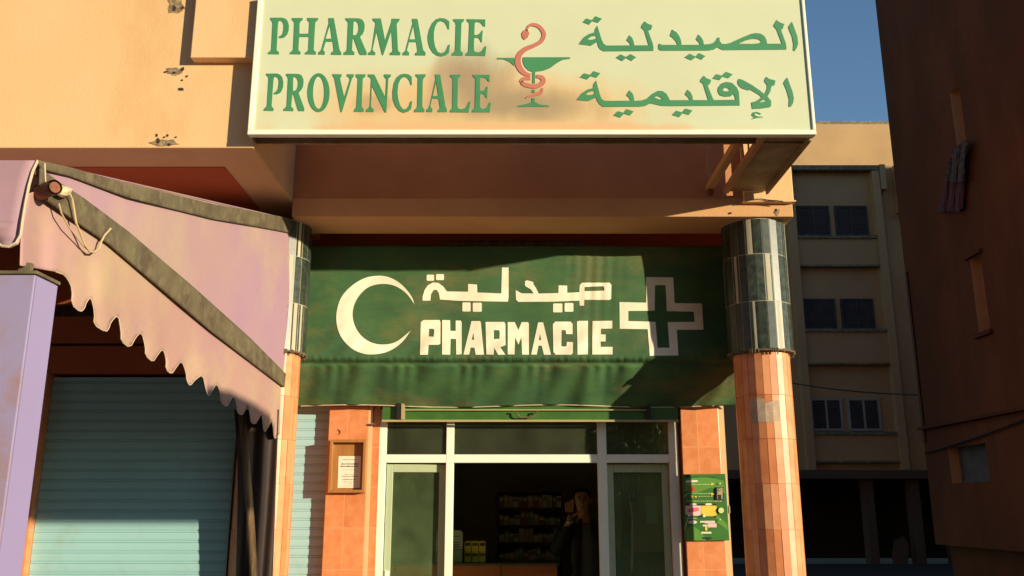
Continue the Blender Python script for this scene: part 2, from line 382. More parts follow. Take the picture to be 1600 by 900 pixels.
# ------------------------------------------------------------------ the near building
YW, YB, YC, YL = 5.07, 6.05, 6.95, 6.22
XR = 2.02
bl = thing('apartment_building', (0, 7, 0), 'ochre apartment building with a brick red soffit above the pharmacy entrance and the teal shutters', 'building')
XO = -1.585
zW = 3.74
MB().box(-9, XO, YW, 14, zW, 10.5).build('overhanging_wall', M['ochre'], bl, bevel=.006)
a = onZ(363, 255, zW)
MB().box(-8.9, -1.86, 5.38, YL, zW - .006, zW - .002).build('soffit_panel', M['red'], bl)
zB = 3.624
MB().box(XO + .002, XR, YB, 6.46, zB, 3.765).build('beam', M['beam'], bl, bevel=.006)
MB().box(XO + .002, XR - .004, YB + .012, 6.46, 3.767, 4.2).build('beam_upper_face', M['shaded_ochre'], bl)
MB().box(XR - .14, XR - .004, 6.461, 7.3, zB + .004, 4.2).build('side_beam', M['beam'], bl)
MB().box(XO + .002, XR - .004, YB + .012, 14, 4.202, 10.5).build('recessed_wall', M['shaded_ochre'], bl)
# block of wall above the right hand column
p0 = onY(1163, 315, 6.01)
MB().box(p0.x, XR, 6.01, YB - .002, p0.z + .008, 6.0).build('corner_block', M['ochre'], bl, bevel=.008)
MB().box(p0.x - .01, XR + .010, 6.0, YB - .001, p0.z - .003, p0.z + .0075).build('ledge', M['pier_edge'], bl)
# raised square block on the overhanging wall
a = onY(297, 90, 5.0); b_ = onY(382, 92, 5.0)
MB().box(a.x, b_.x + .06, 5.0, YW + .01, a.z, 5.6).build('raised_block', M['ochre'], bl, bevel=.006)
# broken plaster patches with holes
def blobloop(cx, cy, rx, ry, n=14, j=.35):
    return [(cx + rx*math.cos(2*math.pi*k/n)*(1 + random.uniform(-j, j)), cy + ry*math.sin(2*math.pi*k/n)*(1 + random.uniform(-j, j))) for k in range(n)]
for (cx, cy, rx, ry) in ((272, 111, 13, 7), (258, 223, 22, 6), (275, 6, 14, 14), (1214, 331, 4, 5)):
    Y = YW if cx < 1000 else YB
    MB().poly([blobloop(cx, cy, rx, ry)], lambda x, y, Y=Y: onY(x, y, Y - .003), (0, .004, 0)).build('broken_plaster', M['rubble'], bl)
for (cx, cy, rx, ry) in ((272, 113, 3, 2), (259, 112, 3, 1.5), (285, 108, 3, 4), (292, 119, 1.6, 1.3), (285, 125, 1.5, 1.3), (283, 139, 5, 2),
                         (245, 211, 1.5, 2), (257, 214, 2, 1.2), (262, 211, 1.6, 2.2), (275, 214, 1.8, 1.2), (247, 220, 2.5, 4), (264, 226, 3, 2),
                         (272, 12, 2.5, 5), (285, 12, 3, 2), (1141, 333, 3, 1.2), (1213, 328, 1.5, 3)):
    Y = YW if cx < 1000 else YB
    MB().poly([blobloop(cx, cy, rx, ry, 8)], lambda x, y, Y=Y: onY(x, y, Y - .0055), (0, .002, 0)).build('plaster_hole', M['hole'], bl)
# ground floor walls
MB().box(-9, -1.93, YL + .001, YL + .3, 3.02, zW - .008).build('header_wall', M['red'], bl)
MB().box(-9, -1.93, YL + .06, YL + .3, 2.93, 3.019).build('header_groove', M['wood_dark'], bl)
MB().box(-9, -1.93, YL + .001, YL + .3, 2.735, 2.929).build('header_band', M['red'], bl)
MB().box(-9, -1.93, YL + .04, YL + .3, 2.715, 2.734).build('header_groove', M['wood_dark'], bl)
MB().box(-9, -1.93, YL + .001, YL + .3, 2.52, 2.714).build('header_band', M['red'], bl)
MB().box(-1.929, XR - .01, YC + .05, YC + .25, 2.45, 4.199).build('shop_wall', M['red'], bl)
MB().box(-1.85, -1.752, YL + .301, YC + .2, 0, 4.199).build('return_wall', M['red'], bl)
# shop volume
MB().box(1.60, 1.70, YC + .26, 11.0, 0, 4.199).build('side_wall', M['shaded_ochre'], bl)
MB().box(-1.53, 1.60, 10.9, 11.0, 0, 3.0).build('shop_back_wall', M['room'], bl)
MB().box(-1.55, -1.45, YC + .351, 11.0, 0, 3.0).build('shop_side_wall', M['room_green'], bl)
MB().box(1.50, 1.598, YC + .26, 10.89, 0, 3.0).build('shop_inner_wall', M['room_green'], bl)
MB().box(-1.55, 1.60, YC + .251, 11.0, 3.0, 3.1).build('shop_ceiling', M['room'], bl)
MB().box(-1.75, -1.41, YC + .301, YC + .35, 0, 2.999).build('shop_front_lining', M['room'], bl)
MB().box(-1.4, 1.29, YC - .04, 11.0, -.05, .02).build('shop_floor', M['floor'], bl)
# tiled piers
YP = 6.90
pl = [onY(515, 640, YP).x, onY(577, 640, YP).x, onY(1063, 640, YP).x, onY(1122, 640, YP).x]
def pier(x0, x1):
    o = MB().box(x0, x1, YP, YC + .3, 0, 2.42).build('tiled_pier', M['pier'], bl, bevel=.004)
    return o
pier(pl[0], pl[1]); pier(pl[2], pl[3])
for x0, x1, y0 in ((pl[1] + .001, pl[1] + .03, YP + .004), (pl[1] + .032, pl[1] + .085, YP + .02), (pl[2] - .075, pl[2] - .001, YP + .09), (pl[3] + .001, pl[3] + .045, YP + .01)):
    MB().box(x0, x1, y0, YC + .28, 0, 2.41).build('pier_trim', M['pier_edge'] if x1 - x0 < .05 else M['pier'], bl)
# wall piece left of the left shutter and beyond
xl0 = onY(45, 850, YL).x
MB().box(xl0 - .17, xl0, YL - .02, YL + .3, 0, 2.519).build('tiled_pier', M['pier'], bl, bevel=.004)
MB().box(-9, xl0 - .171, YL + .03, YL + .3, 0, 2.519).build('wall_pier', M['red'], bl)
# floors of the room behind are closed off, so no light leaks in
MB().box(-9, -2.0, YL + .31, YL + .4, 0, 3.73).build('inner_partition', M['room'], bl)

# ------------------------------------------------------------------ roller shutters
def shutter(name, x0, x1, Y, z0, z1, label, pitch=.068, m=None, group='teal roller shutters'):
    t = thing(name, ((x0 + x1) / 2, Y, z0), label, 'roller shutter', group)
    mb = MB(); k = 0; z = z0 + .09
    prof = [(.002, .0), (-.004, .0015), (-.0055, .006), (-.0065, .027), (-.0055, .048), (-.004, .0515), (.003, .0525), (-.003, .0545), (-.003, .0645), (.002, .066), (.002, .068)]
    rows = []
    while z < z1 - .001:
        for dy, dz in prof[:-1]:
            if z + dz < z1: rows.append((Y + dy, z + dz))
        z += pitch
    for i in range(len(rows) - 1):
        (ya, za), (yb, zb) = rows[i], rows[i+1]
        mb.quad((x0, ya, za), (x1, ya, za), (x1, yb, zb), (x0, yb, zb))
    mb.build('slat_curtain', m or M['teal'], t)
    MB().box(x0, x1, Y - .012, Y + .012, z0, z0 + .088).build('bottom_rail', m or M['teal'], t, bevel=.004)
    return t
xs1 = -1.93
shutter('roller_shutter', xl0 + .003, xs1, YL + .05, 0.0, 2.518, 'wide teal roller shutter under the mauve awning')
shutter('roller_shutter', -1.751, pl[0] - .002, YP + .10, 0.0, 2.60, 'narrow teal roller shutter strip between the left column and the tiled pier')

# ------------------------------------------------------------------ columns
def column(x, y, label, patch=False):
    t = thing('tiled_column', (x, y, 0), label, 'column', 'round tiled columns of the shop front')
    N = 24
    def clad(r, z0, rows, h, gap, mats, th=.012):
        mb = MB()
        for k in range(N):
            a0 = 2*math.pi*k/N + gap/r/2; a1 = 2*math.pi*(k+1)/N - gap/r/2
            for j, (za, zb) in enumerate(rows):
                mi = random.randrange(4); q = []
                dr = random.uniform(-.0015, .0015)
                for rr in (r - th, r + dr):
                    q.append([Vector((x + rr*math.cos(a), y + rr*math.sin(a), z)) for a, z in ((a0, za), (a1, za), (a1, zb), (a0, zb))])
                n = len(mb.v); mb.v += q[0] + q[1]
                for f in ((4,5,6,7), (0,1,5,4), (1,2,6,5), (2,3,7,6), (3,0,4,7)): mb.f.append(tuple(n+i for i in f)); mb.m.append(mi)
        return mb
    zs = 2.665
    # lower: salmon tiles 0.30 high
    rows = []; z = zs - .012
    while z > .02:
        rows.append((max(z - .297, .0), z)); z -= .30
    MB().lathe([(.188, 0), (.188, zs)], x, y, 48).build('core', M['grout2'], t)
    clad(.196, 0, rows, .3, .0025, None).build('lower_tiles', [M['ot%d' % i] for i in range(4)], t)
    up = [(zs + .006, zs + .345), (zs + .349, zs + .69), (zs + .694, zB - .008)]
    MB().lathe([(.2272, zs), (.2272, zB - .001)], x, y, 96).build('upper_core', M['grout'], t)
    clad(.2295, 0, up, .3, .0055, None).build('upper_tiles', [M['gt%d' % i] for i in range(4)], t)
    # lip of the upper cladding, ragged mortar
    mb = MB(); mb.lathe([(.205, zs - .008), (.236, zs - .006), (.238, zs + .004), (.22, zs + .005)], x, y, 48)
    for k in range(30):
        a = random.uniform(0, 6.28); mb.tube([(x + .234*math.cos(a), y + .234*math.sin(a), zs - .022), (x + .237*math.cos(a), y + .237*math.sin(a), zs + .01)], .005, 5)
    mb.build('mortar_lip', M['hem'], t)
    if patch:
        mb = MB()
        for k in range(N):
            am = 2*math.pi*(k+.5)/N
            ang = math.degrees(am) % 360
            if 225 <= ang <= 285:
                a0 = 2*math.pi*k/N; a1 = 2*math.pi*(k+1)/N; r = .1985
                zt = 2.33 + random.uniform(-.02, .012); zb = 2.165 + random.uniform(-.012, .012)
                mb.quad((x+r*math.cos(a0), y+r*math.sin(a0), zb), (x+r*math.cos(a1), y+r*math.sin(a1), zb), (x+r*math.cos(a1), y+r*math.sin(a1), zt), (x+r*math.cos(a0), y+r*math.sin(a0), zt+random.uniform(-.02,.02)))
        mb.build('torn_paper', M['patch'], t)
    return t
column(-1.72, 6.30, 'left round column, dark green tiles above salmon, half hidden by the mauve awning')
column(1.79, 6.30, 'right round column with dark green tiles above salmon ones and a torn paper patch', True)

# ------------------------------------------------------------------ big sign box
YS = 4.95
a = onY(386, 210, YS); b_ = onY(1276, 210, YS)
x0, x1, z0 = a.x, b_.x, a.z; z1 = onY(800, -3, YS).z + .02
sg = thing('shop_sign', ((x0+x1)/2, YS + .5, z0), 'long cream lightbox sign with green French and Arabic pharmacy lettering and a brown stain', 'sign')
fr = .032
# panel with vertices in world position: origin of the material = root, so shift blobs via a mapping-free trick (panel keeps its own origin at 0)
pn = MB().box(x0 + fr, x1 - fr*.6, YS + .012, YS + .03, z0 + fr, z1 - .02)
po = pn.build('panel', M['cream'], None); po.parent = sg; po.location = -ORG[sg.name]; ORG[po.name] = Vector((0, 0, 0))
MB().box(x0, x1, YS, YS + .05, z0, z0 + fr).build('frame_bottom', M['sign_frame'], sg, bevel=.004)
MB().box(x0, x1, YS, YS + .05, z1 - .02, z1).build('frame_top', M['sign_frame'], sg, bevel=.004)
MB().box(x0, x0 + fr, YS + .001, YS + .05, z0 + fr, z1 - .02).build('frame_side', M['sign_frame'], sg, bevel=.004)
MB().box(x1 - fr*.6, x1, YS + .001, YS + .05, z0 + fr, z1 - .02).build('frame_side', M['sign_frame'], sg, bevel=.004)
mb = MB().box(x0 + .01, x1 - .01, YS + .16, YS + .17, z0 + .01, z1)
mb.box(x0 + .005, x0 + .012, YS + .05, YS + .16, z0 + .01, z1)
mb.build('case_back', M['sheet'], sg)
MB().box(x1 - .012, x1 - .004, YS + .051, 5.86, z0 + .005, z1).build('side_sheet', M['sheet'], sg)
# underside plate at the right end with turned down lips
xa = onY(1204, 210, YS).x
mb = MB().box(xa, x1 - .014, YS + .06, 6.0, z0 + .022, z0 + .028)
mb.build('underside_plate', M['sheet'], sg)
MB().box(x1 - .03, x1 - .013, YS + .052, 5.95, z0 - .02, z0 + .021).build('lip', M['sheet'], sg, bevel=.003)
xb = xa
MB().box(xb - .045, xb - .003, YS + .052, 6.0, z0 + .004, z0 + .045).build('support_arm', M['ochre_shade'], sg, bevel=.006)
MB().box(xb - .155, xb - .10, YS + .171, 6.055, z0 + .04, z0 + .09).build('support_arm', M['ochre_shade'], sg, bevel=.01)
MB().tube([(xb - .128, 6.02, z0 + .06), (xb - .128, 6.02, z0 + .0)], .022, 10).build('anchor_bolt', M['rust'], sg)
for dx, w_ in ((.115, .012), (.065, .006)):
    q0 = onY(1156 + (0 if w_ > .01 else 12), 206, 5.5); q1 = onY(1162 + (0 if w_ > .01 else 9), 258, 5.5)
    MB().tube([q0, (q0 + q1)/2, q1], w_, 6).build('hanger_rod', M['steel_pink'], sg)
MB().box(x0 + .1, x1 - .4, YS + .171, YS + .20, z0 + .02, z0 + .06).build('rear_rail', M['sheet'], sg)
for xx in (x0 + .25, -.2):
    MB().box(xx, xx + .05, YS + .201, 6.06, z0 + .62, z0 + .67).build('support_arm', M['sheet'], sg)

def G(ox, oy, s, loops):
    return [[(ox + x / s, oy + y / s) for x, y in lp] for lp in loops]
def chaikin(lp, n=2):
    for _ in range(n):
        q = []
        for i in range(len(lp)):
            (ax, ay), (bx_, by_) = lp[i], lp[(i+1) % len(lp)]
            q += [(ax*.75 + bx_*.25, ay*.75 + by_*.25), (ax*.25 + bx_*.75, ay*.25 + by_*.75)]
        lp = q
    return lp
def stroke(pts):
    """variable width ribbon as a loop; pts (x,y,w)"""
    P = []
    n = len(pts)
    # catmull-rom densify
    for i in range(n - 1):
        p0 = pts[max(i-1, 0)]; p1 = pts[i]; p2 = pts[i+1]; p3 = pts[min(i+2, n-1)]
        for k in range(5):
            t = k / 5
            P.append(tuple(.5*((2*p1[j]) + (-p0[j]+p2[j])*t + (2*p0[j]-5*p1[j]+4*p2[j]-p3[j])*t*t + (-p0[j]+3*p1[j]-3*p2[j]+p3[j])*t**3) for j in range(3)))
    P.append(pts[-1])
    L, Rr = [], []
    for i, (x, y, w_) in enumerate(P):
        q = P[min(i+1, len(P)-1)]; r = P[max(i-1, 0)]
        dx, dy = q[0]-r[0], q[1]-r[1]; d = math.hypot(dx, dy) or 1
        L.append((x - dy/d*w_/2, y + dx/d*w_/2)); Rr.append((x + dy/d*w_/2, y - dx/d*w_/2))
    return L + Rr[::-1]
def ell(cx, cy, rx, ry, n=32): return [(cx + rx*math.cos(2*math.pi*k/n), cy + ry*math.sin(2*math.pi*k/n)) for k in range(n)]

SIGN = []
A_ = (400, 10, 8); B_ = (580, 10, 8); C_ = (400, 90, 8); D_ = (580, 90, 8)
SIGN.append(('letter_p', A_, [[(180,140),(330,140),(375,155),(400,190),(412,240),(408,300),(390,350),(355,385),(320,395),(287,393),(290,372),(315,362),(335,335),(345,290),(347,240),(340,205),(322,182),(295,178),(283,185),(275,210),(258,540),(265,553),(290,575),(285,598),(150,595),(152,575),(185,550),(192,535),(208,205),(200,185),(180,162)]]))
SIGN.append(('letter_h', A_, [[(450,143),(585,145),(583,165),(555,190),(545,210),(543,340),(660,340),(668,205),(662,190),(642,172),(642,143),(778,145),(776,165),(748,190),(740,205),(722,535),(728,552),(752,572),(748,600),(612,597),(615,578),(648,552),(655,538),(662,380),(540,380),(530,535),(535,550),(560,572),(556,598),(422,595),(425,577),(457,550),(465,535),(480,210),(475,190),(450,165)]]))
SIGN.append(('letter_a', A_, [[(908,145),(975,145),(982,190),(1045,540),(1068,580),(1066,605),(938,602),(942,575),(965,560),(972,545),(960,440),(873,438),(840,540),(862,572),(858,602),(778,600),(782,572),(812,548),(822,525),(912,200),(908,175)],[(925,230),(950,402),(870,402)]]))
SIGN.append(('letter_r', A_, [[(1120,146),(1290,148),(1330,165),(1352,200),(1360,245),(1352,305),(1330,350),(1300,375),(1385,575),(1383,605),(1305,605),(1290,585),(1220,395),(1208,410),(1200,540),(1206,552),(1232,575),(1228,604),(1095,603),(1098,577),(1130,555),(1138,535),(1152,200),(1145,185),(1120,165)],[(1220,200),(1225,185),(1245,183),(1270,200),(1283,235),(1285,290),(1270,335),(1250,355),(1225,362),(1213,350)]]))
SIGN.append(('letter_m', B_, [[(20,150),(122,150),(175,430),(255,190),(258,152),(357,154),(352,180),(325,205),(320,230),(335,540),(342,560),(368,580),(362,608),(235,606),(235,582),(265,562),(270,545),(255,300),(150,608),(138,606),(68,310),(18,535),(28,558),(54,578),(50,606),(-38,604),(-36,580),(0,555),(8,535),(55,210),(48,195),(20,172)]]))
SIGN.append(('letter_a', B_, [[(512,153),(580,155),(650,540),(682,580),(678,612),(550,610),(552,582),(575,568),(580,550),(565,446),(475,444),(448,545),(455,560),(476,578),(472,610),(393,608),(397,580),(430,550),(520,205),(512,180)],[(530,235),(558,410),(478,410)]]))
SIGN.append(('letter_c', B_, [[(860,145),(920,150),(970,180),(978,200),(975,285),(960,285),(945,240),(915,195),(870,180),(830,195),(800,250),(785,320),(785,420),(800,500),(830,565),(868,585),(910,575),(940,545),(965,480),(985,475),(972,580),(930,612),(875,625),(820,612),(770,575),(730,510),(710,430),(708,370),(725,290),(765,205),(810,160)]]))
SIGN.append(('letter_i', B_, [[(1028,158),(1162,158),(1158,180),(1130,205),(1128,240),(1118,540),(1122,560),(1148,582),(1142,614),(1010,612),(1012,588),(1042,565),(1050,545),(1060,230),(1055,200),(1030,182)]]))
SIGN.append(('letter_e', B_, [[(1195,158),(1428,162),(1425,252),(1405,248),(1370,205),(1340,193),(1305,195),(1295,210),(1290,350),(1300,358),(1335,352),(1365,330),(1385,300),(1395,305),(1385,450),(1375,448),(1355,405),(1330,390),(1298,390),(1288,400),(1285,540),(1300,568),(1340,575),(1385,555),(1420,500),(1442,498),(1425,618),(1180,614),(1183,590),(1210,568),(1216,550),(1228,230),(1222,200),(1195,180)]]))
SIGN.append(('letter_p', C_, [[(130,198),(265,198),(305,215),(330,250),(342,300),(338,370),(315,425),(285,450),(250,458),(222,455),(228,435),(250,425),(275,390),(285,330),(285,280),(270,245),(240,238),(225,245),(218,275),(195,600),(200,615),(222,635),(216,665),(96,662),(100,640),(130,612),(138,595),(158,260),(150,235),(130,220)]]))
SIGN.append(('letter_r', C_, [[(378,200),(530,202),(570,220),(592,265),(595,310),(585,370),(560,410),(532,438),(605,635),(603,668),(535,667),(520,640),(470,460),(455,460),(440,600),(445,618),(470,640),(465,667),(345,664),(347,640),(378,615),(385,595),(402,260),(395,238),(378,225)],[(465,260),(470,240),(490,240),(515,262),(527,300),(525,355),(510,395),(485,415),(462,415)]]))
SIGN.append(('letter_o', C_, [ell(783,436,138,243), ell(784,436,71,203)]))
SIGN.append(('letter_v', C_, [[(958,205),(1073,208),(1068,235),(1052,255),(1055,280),(1105,500),(1175,270),(1160,245),(1137,230),(1138,206),(1225,208),(1220,235),(1200,262),(1075,680),(1060,680),(985,280),(978,250),(960,230)]]))
SIGN.append(('letter_i', C_, [[(1248,207),(1370,208),(1366,235),(1335,262),(1322,600),(1326,620),(1350,645),(1345,678),(1225,676),(1228,650),(1252,625),(1258,600),(1275,262),(1250,235)]]))
SIGN.append(('letter_n', D_, [[(-40,208),(40,210),(180,500),(190,270),(180,255),(160,235),(162,208),(248,210),(244,235),(215,262),(190,685),(172,685),(10,350),(-2,600),(8,625),(34,648),(30,678),(-65,676),(-62,652),(-25,622),(-15,600),(0,270),(-10,250),(-40,232)]]))
SIGN.append(('letter_c', D_, [[(415,200),(470,210),(508,240),(510,340),(495,342),(480,290),(450,250),(410,238),(370,265),(340,330),(330,430),(340,520),(365,600),(400,645),(440,640),(475,600),(492,545),(515,545),(500,640),(460,675),(405,690),(350,665),(300,600),(272,520),(268,420),(285,320),(320,245),(365,210)]]))
SIGN.append(('letter_i', D_, [[(556,208),(682,208),(678,235),(652,262),(645,300),(640,600),(645,620),(668,650),(664,680),(538,680),(540,652),(572,625),(578,600),(585,260),(578,245),(558,232)]]))
SIGN.append(('letter_a', D_, [[(800,210),(862,210),(870,250),(930,610),(950,650),(946,680),(835,680),(838,655),(858,640),(862,620),(845,515),(762,510),(742,600),(750,625),(768,645),(764,680),(690,678),(694,650),(722,622),(735,590),(808,260),(800,235)],[(815,300),(840,480),(770,478)]]))
SIGN.append(('letter_l', D_, [[(990,212),(1118,212),(1115,235),(1090,255),(1085,280),(1080,600),(1090,635),(1130,645),(1190,620),(1225,550),(1243,552),(1218,685),(985,682),(988,655),(1010,640),(1015,615),(1022,270),(1015,250),(992,238)]]))
SIGN.append(('letter_e', D_, [[(1270,212),(1480,214),(1482,300),(1465,298),(1440,260),(1400,245),(1370,248),(1362,265),(1360,410),(1390,415),(1425,400),(1440,360),(1458,362),(1450,505),(1435,500),(1420,465),(1390,450),(1365,455),(1360,600),(1375,635),(1410,640),(1455,615),(1480,560),(1498,565),(1482,682),(1262,682),(1264,655),(1292,635),(1298,600),(1305,270),(1298,250),(1272,238)]]))
E_ = (890, 10, 8); F_ = (890, 100, 8)
AR = [('arabic_dots', E_, [[(165,195),(208,150),(285,172),(322,122),(405,152),(355,203),(285,182),(245,226)]]),
('arabic_word', E_, [[(347,240),(400,410),(425,465),(460,488),(765,486),(745,450),(712,420),(748,358),(785,395),(802,440),(810,486),(990,485),(935,300),(895,262),(905,230),(940,185),(975,215),(1035,235),(1020,290),(990,300),(985,310),(1040,460),(1050,510),(1048,554),(430,560),(385,535),(360,500),(345,440),(265,490),(115,470),(180,385),(240,345),(315,322),(318,290)],[(225,408),(270,375),(325,365),(338,385),(325,402),(280,416),(240,416)]]),
('arabic_dots', E_, [[(580,638),(638,598),(705,632),(760,595),(832,635),(775,680),(708,642),(658,682)]]),
('arabic_word', E_, [[(1125,462),(1150,480),(1350,480),(1330,435),(1295,395),(1255,365),(1282,288),(1340,325),(1375,375),(1395,430),(1400,480),(1630,480),(1620,450),(1580,410),(1612,350),(1650,390),(1672,430),(1680,475),(1750,470),(1800,455),(1835,420),(1850,390),(1875,388),(1878,430),(1900,465),(1950,470),(2010,455),(2140,395),(2260,345),(2330,332),(2390,340),(2440,375),(2462,420),(2470,466),(2655,465),(2590,290),(2548,240),(2590,168),(2620,195),(2685,220),(2665,280),(2645,290),(2650,310),(2705,460),(2712,500),(2710,538),(1920,545),(1885,530),(1850,508),(1800,540),(1740,550),(1140,552),(1112,530),(1110,485)],[(2110,465),(2200,425),(2290,402),(2360,410),(2400,435),(2370,460),(2290,468)]]),
('arabic_dots', E_, [[(1438,635),(1502,590),(1575,628),(1618,582),(1698,620),(1650,665),(1580,632),(1522,672)]]),
('arabic_stroke', E_, [[(2780,192),(2800,240),(2850,380),(2858,470),(2840,520),(2815,558),(2795,545),(2800,470),(2780,370),(2738,270),(2738,250)]]),
('arabic_dots', F_, [[(130,165),(180,115),(260,135),(300,88),(385,115),(335,170),(265,150),(220,192)]]),
('arabic_word', F_, [[(333,205),(380,385),(405,440),(440,460),(765,458),(745,420),(710,388),(748,328),(790,370),(805,420),(810,460),(900,455),(970,430),(1030,375),(1100,335),(1160,335),(1210,370),(1240,420),(1255,452),(1505,450),(1480,410),(1442,378),(1475,320),(1515,355),(1535,400),(1545,450),(1735,450),(1670,245),(1632,220),(1640,190),(1678,145),(1710,175),(1772,200),(1755,250),(1730,260),(1735,290),(1790,425),(1805,450),(2075,445),(2065,400),(2050,375),(2010,405),(1940,408),(1880,390),(1852,340),(1860,290),(1900,240),(1960,222),(2030,235),(2090,290),(2118,350),(2128,518),(1270,525),(1150,522),(1010,490),(940,525),(880,532),(420,535),(375,500),(345,455),(330,415),(235,462),(88,448),(160,360),(220,320),(295,298),(300,250)],
  [(200,380),(240,350),(300,335),(315,350),(300,380),(240,388)],[(1060,418),(1095,398),(1140,415),(1165,445),(1110,438)],[(1912,320),(1940,295),(1975,298),(2005,325),(1965,342),(1930,338)]]),
('arabic_dots', F_, [[(550,640),(605,588),(675,610),(712,562),(802,592),(755,642),(680,620),(632,670)]]),
('arabic_dots', F_, [[(1282,635),(1335,582),(1405,605),(1450,555),(1537,580),(1490,635),(1415,612),(1372,663)]]),
('arabic_dots', F_, [[(1788,180),(1835,125),(1905,145),(1955,97),(2040,128),(1985,177),(1915,155),(1875,200)]]),
('arabic_word', F_, [[(2115,185),(2160,195),(2280,262),(2380,330),(2430,372),(2450,355),(2468,310),(2470,262),(2435,215),(2440,190),(2460,158),(2495,185),(2575,205),(2562,265),(2530,270),(2520,300),(2510,345),(2475,405),(2520,460),(2520,520),(2505,540),(2400,555),(2285,562),(2272,480),(2340,460),(2400,415),(2370,385),(2260,320),(2230,328),(2150,300),(2110,260),(2098,220)],[(2435,440),(2462,462),(2370,482)]]),
('arabic_stroke', F_, [[(2270,692),(2310,665),(2275,640),(2290,605),(2340,595),(2395,618),(2385,632),(2340,612),(2315,620),(2320,640),(2355,655),(2420,658),(2415,665),(2350,672)]]),
('arabic_stroke', F_, [[(2722,168),(2740,215),(2790,350),(2805,430),(2795,490),(2765,535),(2740,530),(2745,440),(2715,330),(2675,240),(2690,205)]])]
for nm, (ox, oy, s), loops in SIGN + AR:
    MB().poly(G(ox, oy, s, loops), lambda x, y: onY(x, y, YS + .009), (0, .004, 0)).build(nm, M['sign_green'], sg)
H_ = (760, 20, 5.625)
mb = MB()
for lp in ([(320,390),(735,390),(735,403),(670,412),(620,440),(560,485),(500,508),(430,518),(427,620),(405,618),(405,518),(370,505),(335,470),(320,430)],
           [(95,395),(245,395),(245,465),(205,430),(150,408),(95,408)], [(402,675),(425,675),(425,702),(402,702)],
           [(400,750),(425,750),(428,785),(470,805),(550,815),(550,825),(275,825),(278,815),(350,800),(398,785)]):
    mb.poly(G(*H_, [lp]), lambda x, y: onY(x, y, YS + .009), (0, .004, 0))
mb.build('cup_emblem', M['sign_green'], sg)
mb = MB()
for lp in ([(345,150),(365,150),(378,180),(365,215),(335,237),(315,215),(310,180),(325,155)],
           stroke([(352,158,18),(372,116,20),(415,103,30),(470,125,32),(506,185,36),(485,245,34),(420,285,34),(340,320,40),(290,370,46),(278,440,52),(305,500,46),(345,535,36),(390,547,22)]),
           stroke([(440,555,26),(490,570,38),(500,605,42),(460,638,40),(410,645,36),(340,630,36),(308,605,30)]), stroke([(300,608,26),(330,578,30),(388,578,24)]),
           stroke([(495,662,14),(480,700,28),(430,715,26),(380,730,20),(345,750,6)])):
    mb.poly(G(*H_, [lp]), lambda x, y: onY(x, y, YS + .0078), (0, .004, 0))
mb.build('serpent_emblem', M['sign_red'], sg)

# ------------------------------------------------------------------ green canvas blind with white lettering
def ban(px, py, off=0.0):
    if py < 557: t = (py - 384) / 173; Y = 6.605 - .045 * t
    else: t = (py - 557) / 78; Y = 6.56 + .26 * min(t, 1.2)
    # folds: gathered at the top left of the right third, ripples on the valance
    g = 0
    u = (px - 925) / 14; g += .0035 * math.sin(px * .38 + py * .02) * math.exp(-((px - 925) / 38) ** 2) * max(0, 1 - (py - 384) / 190)
    g += .005 * math.sin(px * .055 + 1.3 * math.sin(py * .03)) + .004 * math.sin(px * .021 + py * .043 + 2)
    if py > 556: g += .007 * math.sin(px * .11 + 1.8 * math.sin(px * .013) + py * .05) * min(1, (py - 556) / 20)
    if py > 575: g += .012 * math.sin(px * .047 + 2.0 * math.sin(px * .02)) * min(1, (py - 575) / 50)
    if 480 < py < 557: g += .005 * math.sin((px + py) * .16) * (.5 + .5 * math.sin(px * .05)) * (py - 480) / 77
    if 556 < py < 564: g += .004 * math.sin(px * .75 + math.sin(px * .21) * 2) - .008 * math.cos((py - 560) / 4 * math.pi / 2)
    if 564 <= py < 571: g += .014 * math.cos((py - 567.5) / 3.5 * math.pi / 2)
    if py > 571: g += .007 * math.sin(px * .24 + 2.2 * math.sin(px * .06) + (py - 571) * .03) * math.exp(-(py - 571) / 22) + .005 * math.sin(px * .083 + py * .11 + 3 * math.sin(px * .017))
    return onY(px, py, Y + g - off)
aw = thing('shop_blind', (onY(810, 600, 6.6).x, 6.6, onY(810, 635, 6.7).z), 'green canvas shop blind with a white crescent, Arabic and French lettering and a white cross', 'blind')
mb = MB(); ys = [384 + 3.5*k for k in range(49)] + [555.5 + 2.4*k for k in range(34)]
xsn = [465 + 3.0*k for k in range(230)]
for y in ys:
    for x in xsn: mb.v.append(ban(x + .012*(y-384)*(x-800)/200, y + (2.0*math.sin(x*.02) if y > 628 else 0)))
nx = len(xsn)
seam = 49
for j in range(len(ys) - 1):
    for i in range(nx - 1):
        a = j*nx + i; mb.f.append((a, a+1, a+1+nx, a+nx)); mb.m.append(0)
cl = mb.build('canvas', M['green_cloth'], aw, smooth=True)
sm = cl.modifiers.new('thickness', 'SOLIDIFY'); sm.thickness = .003; sm.offset = 1
def bx(ox, oy, s, x0, y0, x1, y1):
    r = 6
    return G(ox, oy, s, [[(x0+r,y0),(x1-r,y0),(x1,y0+r),(x1,y1-r),(x1-r,y1),(x0+r,y1),(x0,y1-r),(x0,y0+r)]])
K1 = (500, 420, 6); K2 = (650, 420, 6); K3 = (790, 420, 6); K4 = (950, 420, 6)
